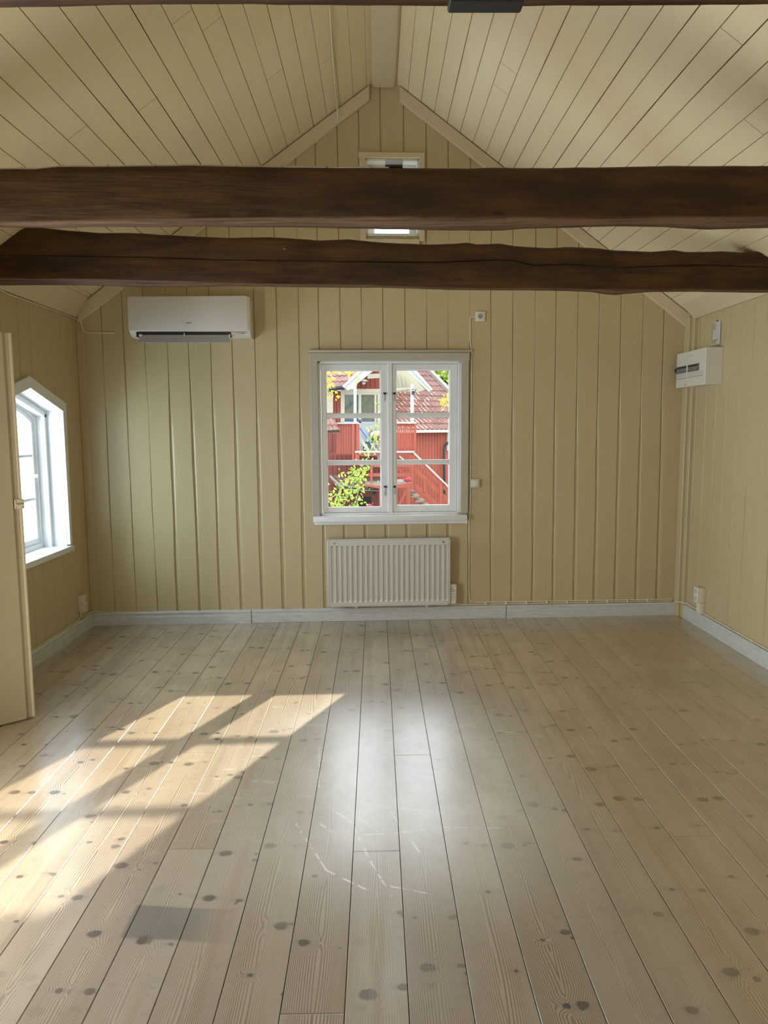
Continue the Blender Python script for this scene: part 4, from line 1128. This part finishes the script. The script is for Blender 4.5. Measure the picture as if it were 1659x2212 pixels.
# roof left of the porch
th2 = R(-32); pit = R(36)
E2 = Vector((math.cos(th2), math.sin(th2), 0)); D2 = Vector((math.sin(th2)*math.cos(pit), -math.cos(th2)*math.cos(pit), -math.sin(pit)))
A2 = at_y(716, 838, 24.6)
up_ = 14
bm = BM(); tiles(bm, A2-D2*(up_*0.36)-E2*3.6, E2, D2, 30, up_, 0.20, 0.36, 0.045)
k0, k1 = at_y(745, 838, YP), at_y(842, 750, YP)
bmesh.ops.bisect_plane(bm, geom=bm.verts[:]+bm.edges[:]+bm.faces[:], plane_co=k0, plane_no=Vector(((k1.z-k0.z), 0, -(k1.x-k0.x))), clear_outer=True)
obj('main_roof', bm, M['tile'], house, 40)
bm = BM()
p0, p1 = at_y(700, 841.5, 24.5), at_y(744, 835.5, 24.3)
tube(bm, [p0, p1], 0.05, 10); tube(bm, [p0-Vector((0, 0, 0.07)), p1-Vector((0, 0, 0.07))], 0.03, 8)
obj('gutter', bm, M['obs'], house)
# wing with long tiled roof
thw = R(36); sw = math.tan(thw)
Ew = Vector((math.cos(thw), math.sin(thw), 0)); Dw = Vector((math.sin(thw)*math.cos(pit), -math.cos(thw)*math.cos(pit), -math.sin(pit)))
Nw = Ew.cross(Dw).normalized()
Aw = at_y(899.5, 928.5, 25.2)
vg = plane_pt((947, 827), Aw, Nw)
e_v = (vg-Aw).dot(Ew)
nc = int((e_v+4.2)/0.21)
bm = BM(); tiles(bm, Aw+Ew*(e_v-nc*0.21)-Dw*(19*0.36), Ew, Dw, nc+6, 19, 0.21, 0.36, 0.048)
xcut = at_y(843, 900, YM).x
bmesh.ops.bisect_plane(bm, geom=bm.verts[:]+bm.edges[:]+bm.faces[:], plane_co=(xcut, 0, 0), plane_no=(-1, 0, 0), clear_outer=True)
# cut away what lies beyond the verge line
bmesh.ops.bisect_plane(bm, geom=bm.verts[:]+bm.edges[:]+bm.faces[:], plane_co=Aw+Ew*(e_v+0.0), plane_no=Ew, clear_outer=True)
obj('wing_roof', bm, M['tile'], house, 40)
bm = BM()
o_ = Aw+Ew*(e_v+0.06)
bar(bm, o_-Dw*7.2+Nw*0.02, o_+Dw*0.1+Nw*0.02, 0.30, 0.16, I4, tuple(Ew))
obj('verge_board', bm, M['owhite'], house)
bm = BM(); e0 = Aw-Ew*((Aw.x-xcut)/Ew.x); e1 = Aw+Ew*(e_v+0.1)
bar(bm, e0+Vector((0, 0, -0.05)), e1+Vector((0, 0, -0.05)), 0.10, 0.06, I4, (0, -1, 0)); obj('wing_gutter', bm, M['metal'], house)
# wing wall stands back from the eave
wo = Aw+Vector((-math.sin(thw)*-0.0, 0, 0))+Vector((-Dw.x, -Dw.y, 0)).normalized()*0.35
WM = Matrix.Translation((wo.x, wo.y, 0)) @ Matrix.Rotation(thw, 4, 'Z')
bm = BM(); ztop = Aw.z+0.12
board_wall(bm, [(-3.2+0.135*i, -3.2+0.135*i) for i in range(1, 46)], -3.2, 3.0, -1.5, ztop, WM, lambda i, z: 0.012, 0.02, [], 0.002, 1.0)
box(bm, -3.2, 3.0, 0.018, 0.2, -1.5, ztop, WM)
bmesh.ops.bisect_plane(bm, geom=bm.verts[:]+bm.edges[:]+bm.faces[:], plane_co=(xcut, 0, 0), plane_no=(-1, 0, 0), clear_outer=True)
obj('wing_wall', bm, M['red_bright'], house)
def on_wing(p, off=0.0):
    n_ = Vector((-math.sin(thw), math.cos(thw), 0)); return plane_pt(p, wo-n_*off, n_)
bm = BM(); q0, q1 = on_wing((965, 931), 0.03), on_wing((985, 973), 0.03)
l0 = (WM.inverted() @ q0); l1 = (WM.inverted() @ q1)
box(bm, l0.x, l1.x, -0.04, 0.0, l1.z, l0.z, WM, 0.004); obj('corner_board', bm, M['ocream'], house)
bm = BM()
pp = [on_wing(p, 0.12) for p in ((974, 952), (962, 962), (959.5, 968), (959.5, 1000), (960, 1040), (960, 1068))]
tube(bm, pp, 0.034, 10)
obj('downpipe', bm, M['obs'], house)
# window and door on the porch
bm = BM()
orect(bm, 706, 846, 719.5, 892, YM-0.05, 0.05)
obj('left_window_casing', bm, M['ocream'], house)
dw = bpy.data.objects.new('porch_door', None)
bm = BM()
Yd = YM-0.06
orect(bm, 736, 840, 841, 847, Yd, 0.06)            # header
orect(bm, 736, 847, 744.5, 912, Yd, 0.06)
orect(bm, 744.5, 847, 841, 852.6, Yd+0.01, 0.05)
orect(bm, 774.3, 852, 780.5, 975, Yd, 0.06)
orect(bm, 808.8, 852, 813.5, 975, Yd, 0.06)
orect(bm, 815, 848, 824, 1000, Yd, 0.06)
orect(bm, 744, 910.5, 780, 914, Yd, 0.06)
fr_ = obj('door_frame', bm, M['ocream'], house)
bm = BM(); orect(bm, 744.5, 852.6, 774.5, 911, Yd+0.03, 0.01); obj('window_glass', bm, M['oglass'], house, 0)
bm = BM(); orect(bm, 780.5, 852.6, 809, 911, Yd+0.03, 0.01); obj('door_glass', bm, M['oglass'], house, 0)
bm = BM(); orect(bm, 780, 911, 815, 985, Yd+0.01, 0.03); orect(bm, 782.5, 914, 808, 916, Yd, 0.03); obj('porch_door', bm, M['opale'], house, 30, 'pale blue-white door')
for i, x in enumerate((746.5, 751, 755.5, 760, 772.5, 776)):
    bm = BM(); orect(bm, x, 906.5, x+3.0, 909.8, Yd-0.03, 0.02); obj('window_sticker', bm, M['blue_print'], fr_, 0)
bpy.data.objects.remove(dw)
# porch gable
bm = BM()
opoly(bm, [(741, 836), (776, 802), (812, 768), (842, 738), (842, 768), (805, 802), (752.6, 843.5)], YP, 0.10)
opoly(bm, [(842, 738), (858, 755), (895, 799), (933, 842), (927, 846.5), (876.6, 799.3), (842, 768)], YP, 0.10)
opoly(bm, [(739.5, 834), (775, 799), (842, 733), (842, 742), (777, 806), (743, 838)], YP-0.05, 0.05)
opoly(bm, [(842, 733), (897, 797), (935, 841), (932, 843.5), (889, 799), (842, 746)], YP-0.05, 0.05)
obj('bargeboard', bm, M['owhite'], house)
bm = BM()
opoly(bm, [(842, 745), (878, 797), (918, 842), (905, 846.5), (842, 847)], YP+0.55, 0.06)
opoly(bm, [(794, 808), (842, 806), (842, 815), (794, 818)], YP+0.6, 0.08)
for i in range(4): oline(bm, (852+i*9, 800+i*7), (858+i*9, 846), 1.4, YP+0.45, 0.05)
oline(bm, (850, 842), (890, 838), 5, YP+0.3, 0.06)
obj('porch_ceiling', bm, M['ocream'], house)
for x0, x1 in ((763.8, 770.2), (886.8, 894.2)):
    bm = BM(); orect(bm, x0, 830, x1, 914, YP+0.02, 0.10); obj('porch_post', bm, M['owhite'], house)
# lamps
bm = BM()
lc = at_y(786, 822, YM-0.25)
rg_ = [(0.0, 0.05), (0.05, 0.045), (0.12, 0.0), (0.15, -0.03), (0.14, -0.035)]
prev = None
for (r_, z_) in rg_:
    ring = [bm.verts.new(lc+Vector((r_*math.cos(t*math.pi/8), r_*math.sin(t*math.pi/8), z_))) for t in range(16)]
    if prev:
        for i in range(16): bm.faces.new((prev[i], prev[(i+1) % 16], ring[(i+1) % 16], ring[i]))
    prev = ring
lm = thing('porch_lamp', 'cream bell-shaped lamp on the red wall under the porch', 'lamp', lc)
obj('lamp_shade', bm, M['ocream'], lm)
bm = BM(); bmesh.ops.create_uvsphere(bm, u_segments=12, v_segments=8, radius=0.06, matrix=Matrix.Translation(lc+Vector((0, 0, -0.08)))); obj('bulb_glass', bm, M['owhite'], lm)
bm = BM(); tube(bm, [lc+Vector((0, 0, 0.03)), lc+Vector((0, 0.17, 0.05))], 0.02, 8); obj('bracket', bm, M['owhite'], lm)
lm = thing('post_lamp', 'small black lamp fixed to the right porch post', 'lamp', at_y(893, 850, YP-0.1))
bm = BM(); orect(bm, 890, 845, 896, 852, YP-0.12, 0.12); obj('lamp_body', bm, M['obs'], lm)
bm = BM(); oline(bm, (896, 846), (899, 840.5), 1.6, YP-0.08, 0.05); oline(bm, (890, 842), (894, 840.5), 1.4, YP-0.08, 0.05); obj('bracket', bm, M['obs'], lm)

# balcony
bal = thing('balcony', 'red wooden balcony with picket railings in front of the porch door', 'balcony', (at_y(810, 990, YB).x, YB, at_y(810, 990, YB).z))
bm = BM()
for i in range(17):
    x = 727.5+i*2.72; orect(bm, x, 915.5+0.0*i, x+2.15, 981+0.1*i, YB+0.02*(i % 2), 0.03)
orect(bm, 727, 918, 776, 920, YB+0.05, 0.04); orect(bm, 727, 974, 776, 977, YB+0.05, 0.04)
obj('left_railing', bm, M['red_bright'], bal)
bm = BM()
for i in range(9):
    x = 857.5+i*4.4; orect(bm, x, 915, x+(3.3 if i % 3 else 3.8), 974, YB, 0.03)
orect(bm, 857, 916, 899, 921, YB+0.03, 0.04); orect(bm, 857, 968, 899, 974, YB+0.03, 0.04)
obj('right_railing', bm, M['red_bright'], bal)
bm = BM(); orect(bm, 727.5, 912.6, 776.5, 915.6, YB-0.06, 0.16); obj('top_rail', bm, M['owhite'], bal)
bm = BM(); orect(bm, 856, 911.3, 900, 915, YB-0.06, 0.16); obj('top_rail', bm, M['owhite'], bal)
for x0, x1, y1 in ((769.5, 776.2, 998), (760.5, 765, 996), (893.5, 899.3, 985), (820, 823.5, 990)):
    bm = BM(); orect(bm, x0, 915, x1, y1, YB-0.04, 0.10); obj('post', bm, M['red_bright'], bal)
bm = BM(); orect(bm, 716, 979, 900, 984, YB+0.04, 1.4); obj('floor_beam', bm, M['red'], bal)

# lower landing and stairs
st = thing('outdoor_staircase', 'red wooden staircase with white handrail descending to the right', 'staircase', (at_y(880, 1090, YS).x, YS, -1.32))
bm = BM(); orect(bm, 767, 974.6, 895.5, 978, YS-0.05, 0.14); oline(bm, (893.5, 977.5), (976, 1058.5), 3.6, YS-0.05, 0.14); oline(bm, (862.5, 985), (874, 995), 3.0, YS+0.9, 0.1); obj('handrail', bm, M['owhite'], st)
bm = BM()
orect(bm, 768, 978, 893, 983.5, YS, 0.05); oline(bm, (888, 982.5), (972, 1065), 7.5, YS, 0.05)
orect(bm, 806, 1003.5, 893, 1009, YS, 0.05); orect(bm, 795, 1022.5, 893, 1029.5, YS, 0.05)
oline(bm, (891, 1009), (976, 1090), 9.0, YS, 0.05)
obj('rail_board', bm, M['red_bright'], st)
bm = BM(); oline(bm, (858, 1012), (876, 1024), 4, YS+0.9, 0.05); obj('brace', bm, M['red_bright'], st)
bm = BM(); opoly(bm, [(895, 1042), (958, 1098), (936, 1098), (894, 1059.5)], YS, 0.06); oline(bm, (896, 1055), (945, 1097), 1.2, YS-0.01, 0.02); obj('stringer', bm, M['red_bright'], st)
for x0, y0, x1, y1 in ((767.5, 978, 771.5, 998), (888, 1004, 894.2, 1058), (879, 1053, 886.5, 1100), (819, 1052, 822.5, 1100), (915.3, 1036, 920, 1064), (950, 1044, 955.8, 1098), (800, 1004, 805, 1045)):
    bm = BM(); orect(bm, x0, y0, x1, y1, YS-0.03, 0.10); obj('post', bm, M['red_bright'], st)
bm = BM(); oline(bm, (880.5, 1053), (861, 1095), 5.5, YS, 0.05); obj('brace', bm, M['red_bright'], st)
bm = BM(); opoly(bm, [(786, 1045.5), (820, 1050), (893, 1043), (893, 1053), (822, 1056), (786, 1049.5)], YS-0.02, 0.05); obj('fascia', bm, M['red_bright'], st)
bm = BM()
g0, g1, g2, g3 = at_y(788, 1046, YS), at_y(890, 1046, YS), at_y(890, 1040, YS+1.5), at_y(795, 1040, YS+1.5)
za = g1.z
box(bm, g0.x, g1.x, YS+0.03, YS+1.6, za-0.04, za)
obj('landing_deck', bm, M['deck'], st)
for (x0, x1, y) in ((886.5, 896, 1061.5), (888, 908, 1071.5), (898, 921, 1081.5), (908, 934, 1091.5)):
    bm = BM(); v0_, v1_ = at_y(x0, y, YS+0.1), at_y(x1, y, YS+0.1); box(bm, v0_.x, v1_.x, YS+0.1, YS+0.9, v0_.z-0.04, v0_.z); obj('tread', bm, M['deck'], st)

# lean-to shed and canopies low at the left
sh = thing('lean_to_shed', 'low red lean-to with dark opening below the balcony', 'shed', (at_y(760, 1090, 23.6).x, 23.7, -1.32))
bm = BM()
orect(bm, 714, 1040, 775, 1100, 23.9, 0.1); orect(bm, 802, 1052, 822, 1100, 23.9, 0.1); orect(bm, 775, 1056, 802, 1073, 23.9, 0.1)
for i in range(16): oline(bm, (716+i*3.9, 1042), (716+i*3.9, 1098), 0.5, 23.87, 0.03) if i < 15 else None
obj('wall', bm, M['red'], sh)
bm = BM(); orect(bm, 774, 1072, 803, 1100, 24.6, 0.05); obj('opening', bm, M['gap'], sh)
bm = BM(); orect(bm, 805.5, 1061, 812, 1067.5, 23.88, 0.03); obj('opening', bm, M['gap'], sh)
bm = BM()
a_ = at_y(713, 1027, 24.3); b_ = at_y(822, 1034, 24.3); c_ = at_y(742, 1053, 23.3)
E3 = (b_-a_).normalized(); D3 = (c_-a_); D3 = (D3-E3*D3.dot(E3)*0.35); nd3 = 4
tiles(bm, a_, E3, D3.normalized(), 9, nd3, (b_-a_).length/9, D3.length/nd3, 0.03)
obj('tiled_roof', bm, M['tile_old'], sh, 40)
bm = BM(); oline(bm, (712, 1028), (744, 1056), 3.5, 23.2, 0.08); oline(bm, (744, 1058), (823, 1060), 1.5, 23.2, 0.08); obj('roof_edge', bm, M['deck'], sh)
cn = thing('tiled_canopy', 'small clay-tiled canopy at the left edge of the window view', 'canopy', at_y(715, 935, 22.9))
bm = BM()
a_ = at_y(694, 906, 23.2); b_ = at_y(722, 906, 23.2); c_ = at_y(706, 932, 22.6)
tiles(bm, a_, (b_-a_).normalized(), (c_-a_).normalized(), 3, 2, (b_-a_).length/3, (c_-a_).length/2, 0.05)
obj('tiled_roof', bm, M['tile'], cn, 40)
bm = BM(); opoly(bm, [(697, 930), (732, 928), (734, 933), (697, 935.5)], 22.55, 0.1); obj('eave_board', bm, M['gap'], cn)

# loose things on the balcony and landing
def loose(name, label, cat, bm, mat): return tag(obj(name, bm, M[mat]), label, cat)
bm = BM(); oline(bm, (774, 941), (799.5, 978.5), 6.5, YB+0.12, 0.03); loose('leaning_board', 'white board leaning behind the landing rail', 'board', bm, 'owhite')
br_ = thing('broom', 'long-handled broom with blue shaft leaning on the balcony', 'broom', at_y(818, 979, YB+0.42))
bm = BM(); p0, p1 = at_y(777, 924, YB+0.32), at_y(801, 958, YB+0.29); tube(bm, [p0, p1], 0.022, 8); obj('handle', bm, M['blue'], br_)
bm = BM(); p2 = at_y(818, 979, YB+0.26); tube(bm, [p1, p2], 0.024, 8); obj('lower_shaft', bm, M['owhite'], br_)
bm = BM(); pc_ = at_y(793, 967, YB+0.62)
bmesh.ops.create_uvsphere(bm, u_segments=14, v_segments=10, radius=0.14, matrix=Matrix.Translation(pc_) @ Matrix.Diagonal((1, 1, 1.25, 1)))
tube(bm, [pc_+Vector((0, 0, 0.15)), pc_+Vector((0, 0, 0.20))], [0.10, 0.06], 14)
loose('plant_pot', 'rounded dark pot standing on the balcony floor beside the broom', 'pot', bm, 'iron')
gr = thing('garden_grill', 'round grey grill with lid on the balcony behind the green branch', 'grill', at_y(812, 978, YB+1.1))
gc = at_y(812, 940, YB+1.1)
bm = BM(); bmesh.ops.create_uvsphere(bm, u_segments=18, v_segments=12, radius=0.24, matrix=Matrix.Translation(gc) @ Matrix.Diagonal((1, 1, 0.85, 1))); obj('kettle', bm, M['metal'], gr)
bm = BM(); tube(bm, [gc+Vector((-0.24, -0.05, 0.02)), gc+Vector((0.24, -0.05, 0.02))], 0.012, 6); obj('rim', bm, M['obs'], gr)
for a in (0.5, 2.6, 4.7):
    bm = BM(); tube(bm, [gc+Vector((0.12*math.cos(a), 0.12*math.sin(a), -0.15)), gc+Vector((0.26*math.cos(a), 0.26*math.sin(a), -0.50))], 0.014, 6); obj('leg', bm, M['obs'], gr)
bm = BM(); cc = at_y(881, 1036, YS+0.5)
b = bmesh.new(); bmesh.ops.create_icosphere(b, subdivisions=3, radius=0.13)
for v in b.verts: v.co = Vector((v.co.x*1.0, v.co.y*0.7, v.co.z*0.6))*(1+0.35*noise.noise(v.co*14))
add_bm(bm, b, Matrix.Translation(cc)); loose('crumpled_cloth', 'pale red crumpled cloth lying on the landing deck', 'cloth', bm, 'pink')
bm = BM(); v0_ = at_y(858, 1035, YS+0.7); box(bm, v0_.x, v0_.x+0.28, YS+0.7, YS+0.95, za, za+0.09, I4, 0.01); loose('storage_tray', 'pale tray lying on the landing deck beside the red cloth', 'tray', bm, 'owhite')
bm = BM(); v0_ = at_y(817, 1038, YS+0.3); tube(bm, [Vector((v0_.x, YS+0.3, za)), Vector((v0_.x, YS+0.3, za+0.10))], [0.035, 0.03], 12); loose('tin_can', 'small pale can on the landing deck near the left post', 'can', bm, 'ocream')

# ------------------------------------------------------------------ plants
def add_leaf(bm, lay_, c, size, rnd, fold=0.3, nrm=None):
    d = Vector((rnd.gauss(0, 1), rnd.gauss(0, 1), rnd.gauss(0, 1)-0.3)).normalized()
    s = d.cross(Vector((rnd.gauss(0, 1), rnd.gauss(0, 1), rnd.gauss(0, 1)))).normalized(); n_ = d.cross(s)
    t = rnd.random()
    L, w = size, size*0.55
    pts = [c, c+d*L*0.35+s*w*0.5+n_*w*fold*0.4, c+d*L*0.75+s*w*0.35+n_*w*fold*0.3, c+d*L, c+d*L*0.75-s*w*0.35+n_*w*fold*0.3, c+d*L*0.35-s*w*0.5+n_*w*fold*0.4, c+d*L*0.5-n_*0.0]
    v = [bm.verts.new(p) for p in pts]
    for q in v: q[lay_] = t
    bm.faces.new((v[0], v[1], v[2], v[3], v[6])); bm.faces.new((v[0], v[6], v[3], v[4], v[5]))
def branch(name, label, cat, Y, stems, mat, lsize, spread, dens, seed, width=0.006, root=None):
    rnd = random.Random(seed)
    base = at_y(*stems[0][0], Y)
    t = thing(name, label, cat, base)
    bl = BM(); lay_ = bl.verts.layers.float.new('tint')
    for si, s_ in enumerate(stems):
        P = [at_y(p[0], p[1], Y+0.10*math.sin(i*1.3+si)) for i, p in enumerate(s_)]
        bmx = BM(); tube(bmx, P, [width*(1-0.6*i/(len(P)-1)) for i in range(len(P))], 6); obj('stem', bmx, M['stem'], t)
        for a, b in zip(P, P[1:]):
            k = max(1, int((b-a).length*dens))
            for i in range(k):
                c = a.lerp(b, rnd.random())+Vector((rnd.gauss(0, spread), rnd.gauss(0, spread), rnd.gauss(0, spread)))
                add_leaf(bl, lay_, c, lsize*rnd.uniform(0.6, 1.2), rnd)
    obj('foliage', bl, M[mat], t, 0)
    if root:
        P = [base] + [Vector(q) for q in root(base)]
        bmx = BM(); tube(bmx, fillet(P, 0.4), [0.008+0.02*i/20 for i in range(len(fillet(P, 0.4)))], 7); obj('main_stem', bmx, M['bark'], t, 50)
    return t
branch('leafy_branch', 'long arching branch with bright green leaves close outside the window', 'branch', 9.0,
       [[(716, 1104), (733, 1062), (752, 1034), (762, 1024), (784, 1006), (797, 984), (806, 958), (814, 930), (819, 905)],
        [(732, 1104), (748, 1080), (758, 1055), (772, 1030), (786, 1008)], [(762, 1104), (772, 1070), (778, 1045), (785, 1020)], [(710, 1078), (728, 1068), (742, 1074)]],
       'leaf', 0.052, 0.055, 150, 3, root=lambda b: [(b.x-0.05, b.y, -0.6), (b.x-0.1, b.y, -1.33)])
branch('leafy_twig', 'twig of pale green leaves against the white porch door', 'branch', 9.4, [[(836, 935), (828, 905), (820, 885), (812, 872)]], 'leaf', 0.05, 0.02, 16, 5, 0.003, lambda b: [(b.x+0.0, b.y, 0.6), (b.x+0.01, b.y, -1.33)])
branch('yellow_branch', 'yellow autumn leaves hanging in the upper left pane', 'branch', 8.5, [[(694, 770), (704, 805), (709, 830), (712, 860)], [(700, 790), (735, 800), (768, 806)]], 'leaf_y', 0.048, 0.045, 190, 8, root=lambda b: [(b.x-0.5, b.y, b.z+0.3), (b.x-1.2, b.y, b.z-0.4), (b.x-1.3, b.y, -1.33)])
branch('yellow_branch', 'cluster of yellow leaves at the right edge of the upper right pane', 'branch', 8.5, [[(990, 845), (972, 855), (962, 866), (958, 872)]], 'leaf_y', 0.045, 0.03, 170, 12, root=lambda b: [(b.x+0.6, b.y, b.z+0.1), (b.x+1.4, b.y, b.z-0.6), (b.x+1.5, b.y, -1.33)])
def tree(label, pos, h, rad, n_, size, seed, group=None):
    rnd = random.Random(seed); x, y = pos
    t = thing('tree', label, 'tree', (x, y, -1.32))
    bmx = BM(); tube(bmx, [(x, y, -1.4), (x+0.1, y, h*0.4), (x, y, h*0.8)], [0.22, 0.16, 0.05], 8)
    for a in range(7): tube(bmx, [(x, y, h*0.35+0.25*a), (x+rad*0.7*math.cos(a*2.4), y+rad*0.7*math.sin(a*2.4), h*0.55+0.3*a)], [0.07, 0.02], 6)
    obj('trunk', bmx, M['bark'], t)
    bl = BM(); lay_ = bl.verts.layers.float.new('tint')
    cl_ = [Vector((rnd.gauss(0, 0.45)*rad, rnd.gauss(0, 0.45)*rad, h*0.62+rnd.gauss(0, 0.22)*h)) for _ in range(34)]
    for i in range(n_):
        c = rnd.choice(cl_)+Vector((rnd.gauss(0, 0.22), rnd.gauss(0, 0.22), rnd.gauss(0, 0.2)))*rad
        add_leaf(bl, lay_, Vector((x, y, 0))+c, size*rnd.uniform(0.6, 1.3), rnd)
    obj('crown', bl, M['leaf_t'], t, 0)
tp = at_y(962, 815, 34)
tree('yellow-green leafy tree behind the long tiled roof', (tp.x+0.6, 34), 6.0, 2.3, 12000, 0.20, 21)
bm = BM()
rnd = random.Random(3)
fc = at_y(799, 1091, 21.5)
lay_ = bm.verts.layers.float.new('tint')
for i in range(16): add_leaf(bm, lay_, fc+Vector((rnd.gauss(0, 0.06), rnd.gauss(0, 0.04), rnd.gauss(0, 0.025))), 0.09, rnd)
fl_ = thing('pink_flower', 'pink blossom before the dark shed opening', 'flower', fc-Vector((0, 0, 0.5)))
obj('petals', bm, M['pink'], fl_, 0)
bm = BM(); tube(bm, [fc-Vector((0, 0, 0.5)), fc], 0.01, 6); obj('stem', bm, M['stem'], fl_)
